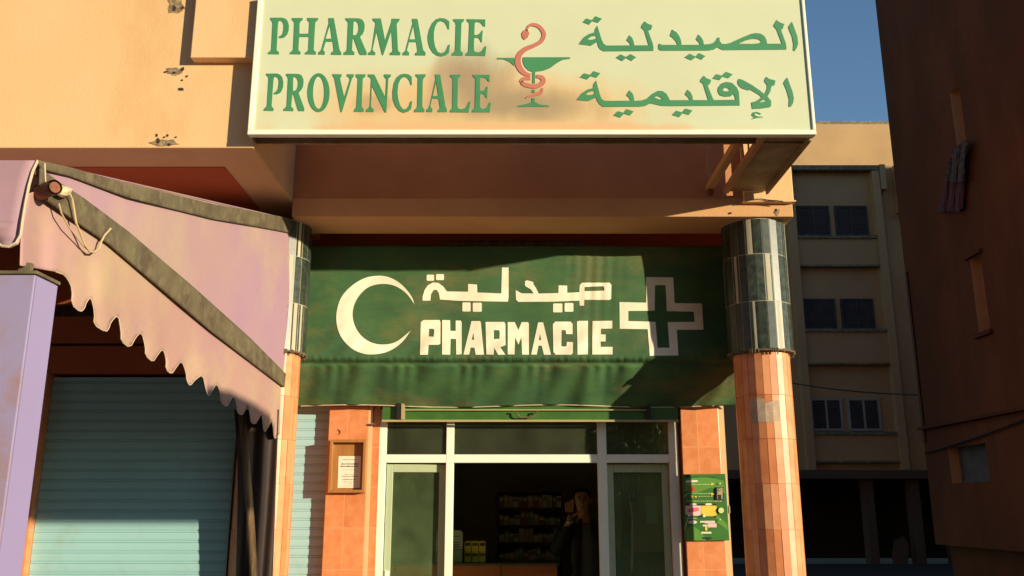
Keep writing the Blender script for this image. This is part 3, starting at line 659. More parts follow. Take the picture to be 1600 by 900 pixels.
BAN = [('crescent', G(*K1, [[(886,334),(886,334),(884,328),(870,280),(830,215),(760,140),(680,90),(600,65),(520,65),(430,80),(340,125),(260,190),(200,260),(165,350),(150,450),(160,550),(195,640),(260,720),(340,775),(430,803),(520,803),(620,785),(710,740),(790,670),(848,582),(850,578),(850,578),(846,582),(790,630),(720,685),(640,710),(540,710),(450,680),(380,625),(325,540),(303,450),(310,360),(350,270),(420,190),(500,150),(600,138),(690,152),(770,195),(830,250)]])),
('arabic_dot', bx(*K2,100,55,170,112)), ('arabic_dot', bx(*K2,188,50,262,106)),
('arabic_word', G(*K2, [[(62,298),(62,260),(80,200),(110,155),(160,128),(210,132),(255,165),(290,212),(488,215),(488,142),(572,148),(575,222),(800,232),(806,-12),(868,-12),(868,270),(862,308),(400,300),(225,288),(215,230),(195,198),(165,198),(140,240),(135,298)]])),
('arabic_dot', bx(*K2,435,315,512,400)), ('arabic_dot', bx(*K2,532,318,617,402)),
('arabic_word', G(*K3, [[(95,200),(150,230),(262,232),(240,195),(182,160),(182,115),(205,108),(262,125),(258,140),(285,180),(310,232),(495,228),(498,155),(577,158),(578,225),(692,220),(695,155),(715,130),(975,130),(992,150),(990,280),(975,292),(738,290),(735,345),(695,345),(692,298),(440,308),(120,310),(98,290)],[(740,170),(910,163),(925,175),(925,205),(740,210)]])),
('arabic_dot', bx(*K3,445,325,532,408)), ('arabic_dot', bx(*K3,553,320,636,402)),
('letter_p', G(*K2, [[(45,500),(70,480),(220,480),(230,500),(228,700),(215,712),(118,712),(112,805),(38,805)],[(122,562),(165,562),(172,580),(165,637),(120,635)]])),
('letter_h', G(*K2, [[(245,480),(320,482),(322,582),(372,582),(372,485),(420,485),(428,505),(428,800),(378,805),(375,658),(325,656),(320,805),(245,803)]])),
('letter_a', G(*K2, [[(520,490),(600,490),(608,505),(637,805),(560,805),(548,740),(512,738),(498,805),(445,803)],[(538,600),(545,665),(522,665)]])),
('letter_r', G(*K2, [[(652,498),(825,498),(838,515),(840,715),(790,735),(838,805),(770,805),(733,740),(728,805),(660,803)],[(730,575),(778,575),(785,590),(783,655),(730,660)]])),
('letter_m', G(*K3, [[(20,500),(85,500),(120,575),(150,500),(210,500),(218,515),(218,805),(155,803),(148,640),(120,712),(88,640),(84,803),(20,803)]])),
('letter_a', G(*K3, [[(305,502),(352,502),(425,805),(360,805),(338,720),(308,720),(292,805),(240,803)],[(322,610),(334,668),(312,668)]])),
('letter_c', G(*K3, [[(465,495),(610,495),(628,515),(628,612),(568,612),(562,575),(525,575),(522,725),(555,730),(570,725),(575,685),(632,688),(630,790),(615,805),(470,805),(448,780),(443,520)]])),
('letter_i', G(*K3, [[(670,495),(690,488),(772,488),(772,803),(675,805)]])),
('letter_e', G(*K3, [[(815,490),(1000,487),(1000,560),(893,562),(893,615),(938,615),(938,680),(890,682),(892,732),(1003,732),(1003,803),(812,803)]])),
('cross', G(*K4, [[(358,77),(612,80),(625,322),(880,325),(895,570),(645,572),(660,812),(392,815),(372,566),(110,562),(108,312),(358,318)],[(440,160),(455,153),(540,153),(552,397),(805,402),(812,497),(560,500),(577,740),(465,740),(445,497),(190,490),(190,395),(438,393)]]))]
for nm, loops in BAN:
    if nm == 'crescent': loops = [chaikin(loops[0])]
    # tessellate in photo units, refine, then lay on the cloth
    mb = MB().poly(loops, lambda x, y: Vector((x, y, 0)))
    o = mb.build(nm, M['cloth_white'], None, recalc=False); ORG[o.name] = Vector((0, 0, 0))
    refine(o, 5.0, lambda p: ban(p.x, p.y, .006) - ORG[aw.name])
    o.parent = aw; ORG[o.name] = ORG[aw.name]
# dark roller tube behind the top edge
MB().tube([onY(697, 381, 6.68), onY(912, 381, 6.68)], .025, 10).build('roller_tube', M['wood_dark'], aw)
MB().tube([ban(470, 634.5, .004) if k == 0 else ban(470 + 34*k, 634.5 + 2.0*math.sin((470+34*k)*.02), .004) for k in range(20)], .0045, 6).build('hem_cord', M['piping'], aw)

# ------------------------------------------------------------------ green shutter bottom bar
gt = thing('roller_shutter', (onY(828, 650, 6.8).x, 6.82, onY(828, 657, 6.82).z), 'rolled up green shutter above the door with its handle showing', 'roller shutter')
ga = onY(597, 657, 6.82); gb = onY(1060, 657, 6.82); gz0 = ga.z; gz1 = onY(800, 641, 6.82).z
MB().box(ga.x, gb.x, 6.83, 6.92, gz0 + .006, gz1 + .15).build('slat_curtain', M['greenpaint'], gt)
MB().box(ga.x, gb.x, 6.80, 6.828, gz0 - .012, gz0 + .004).build('bottom_rail', M['edge'], gt, bevel=.002)
MB().box(onY(625, 650, 6.8).x, onY(1012, 650, 6.8).x, 6.805, 6.829, gz1 - .004, gz1 + .006).build('upper_rail', M['edge'], gt, bevel=.002)
MB().box(onY(620, 650, 6.8).x, onY(626, 650, 6.8).x, 6.79, 6.828, gz0 + .005, gz1 + .05).build('lock_post', M['black'], gt)
MB().box(onY(1011, 650, 6.8).x, onY(1017, 650, 6.8).x, 6.79, 6.828, gz0 + .005, gz1 + .05).build('lock_post', M['black'], gt)
MB().box(onY(627, 650, 6.8).x, onY(632, 650, 6.8).x, 6.79, 6.828, gz0 + .005, gz1 + .05).build('lock_plate', M['edge'], gt)
MB().tube([onY(x, y, 6.79) for x, y in ((803,644),(808,644),(809,649),(813,652),(832,652),(836,648),(838,644),(843,644))], .007, 6).build('handle', M['hem'], gt)

# ------------------------------------------------------------------ white aluminium shop front
YF = 6.93
sf = thing('glazed_entrance', (0, YF, 0), 'white aluminium shop front with a transom over an open doorway and dark glass', 'entrance')
def xat(px, py=716): return onY(px, py, YF).x
zt0, zt1 = onY(800, 723, YF).z, onY(800, 710, YF).z
ztop = gz1 + .02
xj0, xj1 = onY(590, 716, YF).x, onY(603, 716, YF).x
xm0, xm1 = onY(697, 716, YF).x, onY(709, 716, YF).x
xn0, xn1 = onY(934, 716, YF).x, onY(948, 716, YF).x
xk0, xk1 = onY(1046, 716, YF).x, onY(1060, 716, YF).x
MB().box(xj0, xj1, YF, YF + .06, .021, ztop).build('jamb', M['alu'], sf, bevel=.003)
MB().box(xk0, xk1, YF, YF + .06, .021, ztop).build('jamb', M['alu'], sf, bevel=.003)
MB().box(xm0, xm1, YF, YF + .06, .021, ztop).build('mullion', M['alu'], sf, bevel=.003)
MB().box(xn0, xn1, YF, YF + .06, .021, ztop).build('mullion', M['alu'], sf, bevel=.003)
for a, b_ in ((xj1, xm0), (xm1, xn0), (xn1, xk0)):
    MB().box(a + .0005, b_ - .0005, YF + .002, YF + .058, zt0, zt1).build('transom', M['alu'], sf, bevel=.003)
    g = MB().box(a, b_, YF + .026, YF + .032, zt1, ztop); g.build('window_pane', M['glass'], sf)
# right fixed leaf with a narrow frame
def leaf(x0, x1, y, ang, hinge, mname, handle):
    o = None
    d = Vector((math.cos(ang), math.sin(ang), 0)); 
    hx = x0 if hinge == 'l' else x1
    def P(u, z, dy=0):  # u metres from x0
        base = Vector((hx, y, 0)); s = u if hinge == 'l' else -(x1 - x0 - u)
        return base + d * s + Vector((-d.y, d.x, 0)) * dy + Vector((0, 0, z))
    W = x1 - x0; fw = .05
    mb = MB()
    def bar(u0, u1, z0, z1):
        c = (P((u0+u1)/2, (z0+z1)/2, .02)); mb.obox(c, d*((u1-u0)/2), Vector((-d.y, d.x, 0))*.02, Vector((0,0,(z1-z0)/2)))
    bar(0, fw, .03, zt0 - .01); bar(W - fw, W, .03, zt0 - .01); bar(fw+.001, W - fw-.001, zt0 - .07, zt0 - .01); bar(fw+.001, W - fw-.001, .03, .22)
    lo = mb.build('door_leaf', M[mname], sf, bevel=.003)
    gm = MB(); c = P(W/2, (zt0 - .07 + .22)/2, .02); gm.obox(c, d*((W - 2*fw)/2 - .001), Vector((-d.y, d.x, 0))*.003, Vector((0,0,(zt0 - .07 - .22)/2 - .001)))
    g = gm.build('pane', M['glass_door'], lo); 
    if handle:
        h = MB(); u = .028
        h.tube([P(u, 1.08, -.002), P(u, 1.08, -.04), P(u + .11, 1.085, -.045)], .009, 8); h.box(P(u,1,0).x-.015, P(u,1,0).x+.015, P(u,1,0).y-.012, P(u,1,0).y-.001, 1.02, 1.14)
        h.build('handle', M['alu'], lo)
leaf(xj1 + .004, xm0 - .004, YF + .064, R(5), 'r', 'alu_green', True)
leaf(xn1 + .004, xk0 - .004, YF + .064, R(0), 'r', 'alu_green', False)

# poster behind the right pane
solo(MB().box(onY(1010, 800, 7.05).x, onY(1026, 800, 7.05).x, 7.05, 7.054, onY(1018, 818, 7.05).z, onY(1018, 776, 7.05).z), 'poster', M['card_white'],
     (onY(1018, 818, 7.05).x, 7.052, onY(1018, 818, 7.05).z), 'small pale poster stuck inside the right hand glass', 'poster')

# ------------------------------------------------------------------ notice case on the left pier
YN = 6.86
nb = thing('notice_case', tuple(onY(543, 770, YN)), 'shallow wooden case with a paper notice, fixed to the left tiled pier', 'notice case')
def PN(px, py, Y=YN): return onY(px, py, Y)
a = PN(515, 770); b_ = PN(572, 687); nz0, nz1, nx0, nx1 = a.z, b_.z, PN(515, 728).x, PN(572, 728).x
MB().box(nx0, nx1, YP - .012, YP - .002, nz0, nz1).build('backboard', M['wood'], nb)
t_ = .022
MB().box(nx0, nx0 + t_, YP - .07, YP - .013, nz0, nz1).build('frame_side', M['wood'], nb, bevel=.002)
MB().box(nx1 - t_, nx1, YP - .07, YP - .013, nz0, nz1).build('frame_side', M['wood'], nb, bevel=.002)
MB().box(nx0 + t_ + .0005, nx1 - t_ - .0005, YP - .07, YP - .013, nz1 - t_, nz1).build('frame_top', M['wood'], nb, bevel=.002)
MB().box(nx0 + t_ + .0005, nx1 - t_ - .0005, YP - .07, YP - .013, nz0, nz0 + t_).build('frame_bottom', M['wood'], nb, bevel=.002)
K5 = (500, 670, 7.5)
pp = MB().poly(G(*K5, [[(218,320),(482,320),(470,692),(205,692)]]), lambda x, y: onY(x, y, YP - .015), (0, .002, 0)).build('paper_notice', M['paper'], nb)
mb = MB()
random.seed(3)
for (y, xa_, xb__, th, mi) in ((360,262,430,7,1),(412,252,460,12,0),(440,240,455,11,0),(480,250,430,4,1),(535,290,395,5,1),(556,255,440,8,0),(592,262,415,8,0),(622,275,410,5,1),(640,340,375,5,1),(668,235,440,3,1)):
    x = xa_
    while x < xb__:
        wd = random.uniform(8, 26); x2 = min(x + wd, xb__)
        h = th * random.uniform(.6, 1.1)
        mb.poly(G(*K5, [[(x, y-h/2), (x2, y-h/2+random.uniform(-1.5,1.5)), (x2, y+h/2), (x, y+h/2)]]), lambda x, y: onY(x, y, YP - .0165), None, mi); x = x2 + 4
mb.build('print', [M['ink'], M['ink_pale']], pp)
MB().poly(G(360, 630, 3.333, [[(556,135),(572,142),(574,155),(562,166),(568,152),(566,146)]]), lambda x, y: onY(x, y, YP - .004), (0, .002, 0)).build('scratch_mark', M['ink'], bl)

# ------------------------------------------------------------------ green dispenser on the right pier
K6 = (1040, 720, 6.425)
YD = 6.862
ds = thing('wall_dispenser', tuple(onY(1100, 846, YD)), 'green printed metal dispenser box with pink and yellow pictures on the right tiled pier', 'dispenser')
cs = G(*K6, [[(165,135),(605,130),(645,800),(185,805)]])[0]
mb = MB(); fr_ = [onY(x, y, YD) for x, y in cs]
bk = [Vector((p.x + (.03 if i in (0, 3) else .0), YP - .003, p.z)) for i, p in enumerate(fr_)]
n = 0; mb.v = fr_ + bk
mb.f = [(0,1,2,3), (4,7,6,5), (0,4,5,1), (1,5,6,2), (2,6,7,3), (3,7,4,0)]; mb.m = [0]*6
M['disp'] = mat('dispenser_green', (.05, .20, .035), .35, (.04, .15, .03), scale=3, amount=.8)
M['disp2'] = mat('dispenser_light_green', (.12, .30, .05), .35); M['disp_dark'] = mat('dispenser_dark', (.015, .03, .02), .4)
M['pinkp'] = mat('pink_print', (.75, .16, .20), .5); M['pinkl'] = mat('pale_pink_print', (.80, .60, .55), .5); M['yel'] = mat('yellow_print', (.80, .62, .06), .5)
M['lime'] = mat('lime_print', (.70, .75, .30), .5); M['whitep'] = mat('white_print', (.78, .76, .62), .5); M['redp'] = mat('red_print', (.62, .04, .02), .5)
mb.build('case', M['disp'], ds, bevel=.004)
def prt(name, m, loops, off=.002, th=.0012):
    if name == 'caption_tab' and len(loops) > 1:
        for lp in loops: prt(name, m, [lp], off, th)
        return
    mb = MB()
    for lp in loops: mb.poly(G(*K6, [lp]), lambda x, y: onY(x, y, YD - off), (0, th, 0))
    return mb.build(name, m, ds)
def sq(x0, y0, x1, y1): return [(x0,y0),(x1,y0),(x1,y1),(x0,y1)]
prt('printed_swirl', M['disp2'], [[(200,180),(400,160),(585,200),(600,330),(450,270),(300,330),(190,300)], [(195,700),(260,650),(330,690),(420,800),(200,800)], [(470,500),(500,520),(620,640),(625,700),(520,620)]], .0015)
prt('top_slot', M['disp_dark'], [sq(205,138,240,165), sq(240,160,500,166)], .0028)
prt('coin_unit', M['disp_dark'], [sq(505,265,580,395)], .012, .009)
prt('coin_plate', M['edge'], [sq(520,272,572,385)], .014); prt('coin_slot', M['disp_dark'], [ell(540,290,12,16,12), sq(528,340,560,384)], .0155)
prt('pink_picture', M['pinkl'], [[(200,450),(355,450),(355,540),(330,552),(270,552),(200,535)]], .0028)
prt('pink_shape', M['pinkp'], [stroke([(220,505,30),(260,495,40),(300,490,42),(335,485,30)])], .0042)
prt('yellow_picture', M['yel'], [[(358,450),(512,450),(512,545),(480,556),(410,556),(358,530)]], .0028)
prt('picture_shade', M['disp_dark'], [sq(200,430,240,449), sq(320,432,395,449), sq(475,430,512,449), sq(330,553,372,568), sq(486,553,512,566)], .0026)
prt('caption_tab', M['whitep'], [ell(277,436,36,11,14), ell(432,436,36,11,14), ell(272,616,45,17,16), ell(235,550,15,13,12), ell(388,553,15,14,12), stroke([(345,612,16),(392,612,16)]), stroke([(372,650,16),(418,650,16)]), stroke([(358,722,18),(460,722,18)]), stroke([(195,345,4),(230,325,4)]), stroke([(178,360,4),(215,345,4)]), stroke([(210,578,5),(312,578,5)]), stroke([(222,585,5),(192,690,5)]), [(195,220),(215,195),(325,195),(320,212),(220,218)]], .0034)
prt('round_badge', M['lime'], [ell(558,498,28,28,20), ell(550,590,7,7,10), ell(548,228,8,8,10), ell(540,290,6,8,10)], .017)
prt('pink_label', M['pinkl'], [sq(392,602,495,628), sq(422,630,512,668)], .0036)
prt('red_mark', M['redp'], [[(258,262),(292,255),(285,280),(300,305),(248,308),(255,288)], stroke([(300,506,4),(245,490,6)])], .0036)
yl = []
for (y, xa_, xb__) in ((237,215,455),(330,235,455),(357,330,455),(405,210,555)):
    x = xa_
    while x < xb__:
        x2 = x + random.uniform(8, 22); h = random.uniform(3, 6); yl.append([(x, y-h), (x2, y-h*.5), (x2, y+h*.7), (x, y+h*.4)]); x = x2 + 5
prt('printed_script', M['lime'], yl, .0034)
prt('yellow_arrows', M['yel'], [[(458,218),(492,232),(458,248)], [(458,318),(492,335),(458,350)], ell(303,360,11,9,10), [(395,660),(418,660),(420,690),(410,708),(395,690)], ell(263,357,16,14,12)], .0036)
prt('outlet', M['disp_dark'], [[(368,768),(460,768),(460,785),(435,788),(425,800),(400,785),(370,782)]], .004)
MB().box(onY(1139, 790, YD).x + .002, onY(1139, 790, YD).x + .012, YD + .02, YD + .05, onY(1139, 802, YD).z, onY(1139, 790, YD).z).build('side_lock', M['edge'], ds)

# ------------------------------------------------------------------ mauve awning on the left
XA = -1.60
nose = onX(60, 251, XA)
am = thing('market_awning', (XA, nose.y, 2.2), 'mauve canvas awning with a scalloped edge and grimy hems, over the left teal shutter', 'awning')
def cheek(off=0.0):
    def f(x, y):
        X = XA + off + .012*math.sin(x*.018 + y*.011) - .010*math.sin(x*.045 - y*.02)
        d = y - (330 + (x - 90) * .79)          # below the lower hem the cloth hangs in soft folds
        if d > 0: X += min(d, 60)/60 * (.006*math.sin(x*.085 + .6*math.sin(y*.03)) + .003*math.sin(x*.16 + 1))
        return onX(x, y, X)
    return f
def lay(name, loops, off, m, maxlen=6.0, th=.003, par=None):
    mb = MB().poly(loops, lambda x, y: Vector((x, y, 0)))
    o = mb.build(name, m, None, recalc=False); ORG[o.name] = Vector((0, 0, 0))
    f = cheek(off); refine(o, maxlen, lambda p: f(p.x, p.y) - ORG[am.name])
    o.parent = par or am; ORG[o.name] = ORG[am.name]
    o.data.polygons.foreach_set('use_smooth', [True]*len(o.data.polygons))
    s = o.modifiers.new('thickness', 'SOLIDIFY'); s.thickness = th; s.offset = 0
    return o
lay('side_panel', [[(58,256),(458,345),(459,400),(450,602),(443,604),(300,462),(180,365),(58,275)]], 0, M['pink'], 12)
scal = [(60,421),(96.7,426),(106.7,437),(113,453),(111.5,475.5),(125.5,487.8),(132,482),(134.5,473),(142,463),(148,489),(146,507),(165.5,519),(170,513),(173,503),(184.5,491),(189,518),(189,533),(203,544),(212,527),(221,518),(227,542),(227,555.5),(239,566),(245.5,555.5),(254.5,544),(260,563),(258.7,577),(268,585),(274.7,574.7),(283.5,562.7),(290.7,582.7),(292,596),(297,603.5),(305,593),(316.8,585),(321,606.7),(326,620.5),(332,609),(338.7,598.7),(344.5,614.7),(344.5,628),(355,636),(358.7,628),(365,617),(370,633),(370.7,645),(378.7,649),(382.7,641),(386.7,629),(390.7,646.7),(392,660),(399,663),(404,654.7),(408.8,645),(410.7,660),(412,673),(414.7,674.7),(421,664),(424.5,656),(426.7,670.7),(428,684),(430.7,685),(436,678.7),(444.8,670.7)]
scal = chaikin(scal, 1)[1:-2]
lay('side_valance', [scal + [(446,603),(400,568),(330,515),(250,448),(170,378),(90,322),(58,298),(42,303),(33,350),(31,415)]], -.006, M['pink_valance'], 8)
f = cheek(-.004)
MB().tube([f(x, y) for x, y in scal], .0022, 5).build('valance_piping', M['piping'], am)
lay('upper_hem', [[(58,250),(110,262),(200,287),(330,318),(452,341),(463,352),(452,364),(400,354),(330,342),(250,322),(200,309),(150,291),(110,276),(62,264)]], .012, M['hem'], 8, .008)
lay('lower_hem', [[(62,262),(90,284),(130,310),(200,362),(300,447),(390,528),(447,585),(446,607),(400,572),(330,518),(250,450),(170,382),(95,330),(66,309),(60,303)]], .012, M['hem'], 8, .008)
MB().tube([f(60, 255) + Vector((.02,0,0)), f(62, 304) + Vector((.02,0,0))], .004, 5).build('corner_seam', M['piping'], am)
# front valance, hanging from the nose of the awning
YV = nose.y - .02
base = [(60,251),(52,268),(46,290),(41,315),(36,345),(33,368),(26,380),(14,386),(4,385),(-6,378),(-14,362)]
fv = [onY(x, y, YV) for x, y in base]
ztopv, zlow = nose.z, fv[7].z
pts = [(p.x, p.z) for p in fv]
x = fv[-1].x
while x > -4.6:
    for dx, dz in ((-.03, .0), (-.05, -.045), (-.11, -.06), (-.18, -.045), (-.21, 0), (-.23, .01)):
        pts.append((x + dx, fv[-1].z + dz))
    x -= .23
pts += [(x - .02, ztopv), ]
mb = MB().poly([pts], lambda x, z: Vector((x, z, 0)))
o = mb.build('front_valance', M['pink'], None, recalc=False); ORG[o.name] = Vector((0,0,0))
refine(o, .06, lambda p: Vector((p.x, YV - .012*math.sin(p.x*9) * (ztopv - p.y) * 4, p.y)) - ORG[am.name])
o.parent = am; o.data.polygons.foreach_set('use_smooth', [True]*len(o.data.polygons))
s = o.modifiers.new('thickness', 'SOLIDIFY'); s.thickness = .003
MB().tube([Vector((p.x, YV - .004, p.z)) for p in fv] + [Vector((a_, YV - .004, b2)) for a_, b2 in pts[len(fv):-1]], .005, 6).build('front_piping', M['piping'], am)
# roof canvas and frame
back = onX(458, 343, XA)
mb = MB()
NX = 24
for i in range(NX + 1):
    x = XA - .003 - (3.0) * i / NX
    for k in range(9):
        t = k / 8; y = nose.y + (back.y - nose.y)*t; z = nose.z + (back.z - nose.z)*t - .05*math.sin(math.pi*t)*abs(math.sin(i*.8))
        mb.v.append(Vector((x, y, z)))
for i in range(NX):
    for k in range(8):
        a = i*9 + k; mb.f.append((a, a+1, a+10, a+9)); mb.m.append(0)
rc = mb.build('roof_canvas', M['pink'], am, smooth=True); s = rc.modifiers.new('thickness', 'SOLIDIFY'); s.thickness = .003
MB().tube([(XA - .01, nose.y + .02, nose.z - .03), (XA - 3.0, nose.y + .02, nose.z - .03)], .02, 8).build('front_bar', M['rust'], am)
lowb = onX(445, 600, XA)
MB().tube([(XA - .07, nose.y + .12, nose.z - .2), (XA - .07, lowb.y, lowb.z)], .018, 8).build('side_arm', M['rust'], am)
q = onX(78, 298, XA + .03)
mb = MB().tube([q + Vector((-.05, .02, 0)), q + Vector((.035, -.035, 0))], .026, 14, caps=False); mb.tube([q + Vector((-.05, .02, 0)), q + Vector((.034, -.034, 0))], .019, 14)
mb.build('bar_end', M['rust'], am)
q1 = onX(90, 300, XA + .035); q2 = onX(112, 296, XA + .035)
MB().tube([q1, (q1*.7 + q2*.3), (q1*.4+q2*.6) + Vector((0,0,-.003)), q2], [.010, .022, .018, .004], 8).build('knotted_rag', M['rag'], am)
MB().tube([onX(x, y, XA + .035) for x, y in ((108,300),(113,312),(116,330),(119,348),(127,368),(132,382),(140,393),(147,394),(155,388),(158,378),(163,368),(173,357))], .0042, 6).build('rope', M['rope'], am)
MB().tube([onX(x, y, XA + .03) for x, y in ((92,318),(96,333),(106,352),(118,368),(130,384),(142,394))], .003, 6).build('rope', M['rope'], am)
# wall bracket plate under the valance
MB().box(XA - .035, XA + .004, nose.y + .03, nose.y + .05, onX(30, 416, XA).z, onX(30, 402, XA).z).build('hanging_plate', M['hem'], am)

# ------------------------------------------------------------------ lilac metal pillar at the left edge
YQ = 2.55
a = onY(57, 425, YQ); XQ = a.x; zq = a.z
bq = onX(90, 441, XQ).y
lp_ = thing('metal_pillar', (XQ - .35, YQ, 0), 'tall lilac painted metal box pillar with rust stains at the left edge', 'pillar')
MB().box(XQ - .75, XQ - .002, YQ, bq + .0, 0, zq - .008).build('front_casing', M['lilac'], lp_, bevel=.004)
MB().box(XQ - .0015, XQ + .0015, YQ + .003, bq, 0, zq - .012).build('side_sheet', M['lilac_side'], lp_)
MB().box(XQ - .76, XQ + .006, YQ - .008, bq + .008, zq - .0075, zq + .003).build('top_cap', M['hem'], lp_, bevel=.002)

# ------------------------------------------------------------------ added dark sheet, coloured for the left column's shaded front, and pole
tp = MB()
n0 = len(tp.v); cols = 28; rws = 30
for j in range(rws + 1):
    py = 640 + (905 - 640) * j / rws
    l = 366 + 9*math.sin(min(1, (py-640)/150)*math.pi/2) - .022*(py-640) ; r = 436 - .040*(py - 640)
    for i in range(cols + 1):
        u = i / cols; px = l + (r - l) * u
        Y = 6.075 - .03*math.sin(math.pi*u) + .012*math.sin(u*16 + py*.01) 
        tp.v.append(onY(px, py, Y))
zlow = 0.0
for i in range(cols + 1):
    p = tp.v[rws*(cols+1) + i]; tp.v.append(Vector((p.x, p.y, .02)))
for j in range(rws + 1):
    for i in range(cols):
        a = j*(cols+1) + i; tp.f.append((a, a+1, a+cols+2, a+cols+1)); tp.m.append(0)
to = solo(tp, 'shade_sheet', M['shade_brown'], (onY(400, 800, 6.0).x, 6.0, 0), 'dark brown sheet hanging over the left column, coloured for its shaded front', 'shade_sheet', smooth=True)
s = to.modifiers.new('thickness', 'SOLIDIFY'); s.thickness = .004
pa = onY(379, 648, 6.0); pb = onY(396, 900, 5.97); pc = pb + (pb - pa) * (pb.z / (pa.z - pb.z)) * 1.0
pc = Vector((pc.x, pc.y, 0.0))
mb = MB(); q0 = pa; 
for k in range(2):
    pass
mb.tube([pa, pa.lerp(pc, .3) + Vector((.006, 0, 0)), pa.lerp(pc, .7), pc], [.024, .026, .027, .028], 9)
solo(mb, 'wooden_pole', M['pole'], tuple(pc), 'weathered wooden pole leaning beside the left column', 'pole', smooth=True)

# ------------------------------------------------------------------ wires
def wire(label, pts, r, cat='cable'):
    pts = [Vector(p) for p in pts]; o = min(pts, key=lambda p: p.z)
    return solo(MB().tube(pts, r, 5), 'cable', M['black'], tuple(o), label, cat)
def sag(a, b, s, n=12):
    a, b = Vector(a), Vector(b); return [a.lerp(b, k/n) - Vector((0, 0, s*4*(k/n)*(1-k/n))) for k in range(n+1)]
o = wire('thin loose cable hanging down the brown wall under the sign', [onY(x, y, 6.03) for x, y in ((1108, 208), (1106, 235), (1106, 260), (1109, 285), (1112, 305), (1116, 318))], .003)
o.data.materials[0] = M['edge']
o = wire('second thin cable looping under the sign to the ledge', [onY(x, y, 6.03) for x, y in ((1110, 208), (1111, 240), (1110, 270), (1114, 300), (1118, 314), (1140, 316), (1161, 316))], .002)
o.data.materials[0] = M['edge']
wire('cable lying along the ledge above the right column', [onY(x, y, 5.99) for x, y in ((1165, 313.5), (1178, 311.5), (1190, 311), (1202, 313), (1212, 313.5), (1224, 315))], .004)

# ------------------------------------------------------------------ inside the pharmacy
YK = 8.6
ct = thing('shop_counter', (-.5, YK + .3, .02), 'orange wood counter with a speckled stone top inside the doorway', 'counter')
zk = onY(800, 880, YK).z; xk_ = onY(874, 885, YK).x
MB().box(-1.44, xk_ - .02, YK + .03, YK + .6, .021, zk - .022).build('front_panel', M['counter'], ct)
for xx in (-1.1, -.62, -.12):
    MB().box(xx, xx + .012, YK + .022, YK + .029, .03, zk - .03).build('panel_strip', M['wood'], ct)
MB().box(-1.44, xk_, YK, YK + .65, zk - .02, zk).build('top', M['counter_top'], ct, bevel=.004)
# yellow boxes
xb0 = onY(725, 870, YK + .15).x; hb = (onY(740, 846, YK + .15).z - zk) / 2
k = 0
def small_box(name, x, y, z, w_, d_, h_, m, m2, label, cat='box', group=None):
    t = thing(name, (x, y, z), label, cat, group)
    MB().box(x - w_/2, x + w_/2, y, y + d_, z, z + h_).build('carton', m, t, bevel=.002)
    MB().box(x - w_*.42, x + w_*.42, y - .0015, y - .0002, z + h_*.55, z + h_*.85).build('printed_band', m2, t)
    return t
for i, (nm) in enumerate(('left', 'middle', 'right')):
    for j in range(2):
        small_box('medicine_box', xb0 + .035 + .068*i, YK + .15, zk + .001 + j*(hb + .001), .064, .10, hb, M['yellow'] if j else M['yellow_green'], M['hem'],
                  ('%s yellow carton of the upper row on the counter' if j else '%s lime carton of the lower row on the counter') % nm, 'carton', 'yellow cartons stacked on the counter')
dsx = onY(702, 850, YK + .1).x
dp = thing('display_stand', (dsx, YK + .12, zk), 'pale rounded card display stand on the counter behind the mullion', 'display stand')
w2 = .125; h2 = onY(700, 829, YK + .1).z - zk
lpq = [(-w2,0),(w2,0),(w2,h2-.03),(w2-.012,h2-.008),(w2-.03,h2),(-w2+.03,h2),(-w2+.012,h2-.008),(-w2,h2-.03)]
MB().poly([lpq], lambda x, z: Vector((dsx + x, YK + .12, zk + .001 + z)), (0, .01, 0)).build('back_card', M['card_white'], dp)
MB().box(dsx - w2, dsx + w2, YK + .05, YK + .118, zk + .001, zk + .12).build('tray', M['card_green'], dp)
for zz in (.14, .16, .18, .235): MB().box(dsx - w2*.8, dsx + w2*.75, YK + .118, YK + .1195, zk + zz, zk + zz + .006).build('print_line', M['ink'], dp)
# shelf unit
YU = 10.3
ux0, ux1 = onY(774, 800, YU).x, onY(881, 800, YU).x; uz = [onY(800, y, YU).z for y in (769, 793, 820, 847, 877)]
su = thing('shelf_unit', ((ux0+ux1)/2, YU + .15, .02), 'dark wooden shelf unit full of medicine against the back wall', 'shelf')
MB().box(ux0, ux0 + .025, YU, YU + .3, .021, uz[0]).build('side_panel', M['wood_dark'], su); MB().box(ux1 - .025, ux1, YU, YU + .3, .021, uz[0]).build('side_panel', M['wood_dark'], su)
MB().box(ux0 - .01, ux1 + .01, YU - .005, YU + .3, uz[0], uz[0] + .03).build('top_board', M['wood_dark'], su)
MB().box(ux0 + .026, ux1 - .026, YU + .28, YU + .3, .021, uz[0]).build('back_board', M['wood_dark'], su)
for z in uz[1:] + [uz[-1] - .25]: MB().box(ux0 + .0255, ux1 - .0255, YU + .003, YU + .279, z - .018, z).build('shelf_board', M['wood_dark'], su)
random.seed(11)
rowname = {1: 'top', 2: 'second', 3: 'third', 4: 'bottom'}
for r_ in range(1, 5):
    x = ux0 + .04; idx = 0
    while x < ux1 - .07:
        w_ = random.uniform(.035, .075); h_ = random.uniform(.07, .15) if r_ != 1 else random.uniform(.11, .145)
        mm = random.choice([M['card_red'], M['card_tan'], M['card_white'], M['card_red'] if r_ == 1 else M['card_green'], M['card_tan']])
        cn = {'red_card': 'red', 'tan_card': 'tan', 'white_card': 'white', 'green_card': 'green'}[mm.name]
        t = small_box('medicine_box', x + w_/2, YU + .03, uz[r_] + .001, w_ - .004, .12, h_, mm, M['card_white'] if cn != 'white' else M['card_red'],
                      '%s medicine carton on the %s shelf of the dark unit' % (cn, rowname[r_]), 'carton', 'small %s cartons standing on the %s shelf' % (cn, rowname[r_]))
        x += w_ + .002; idx += 1

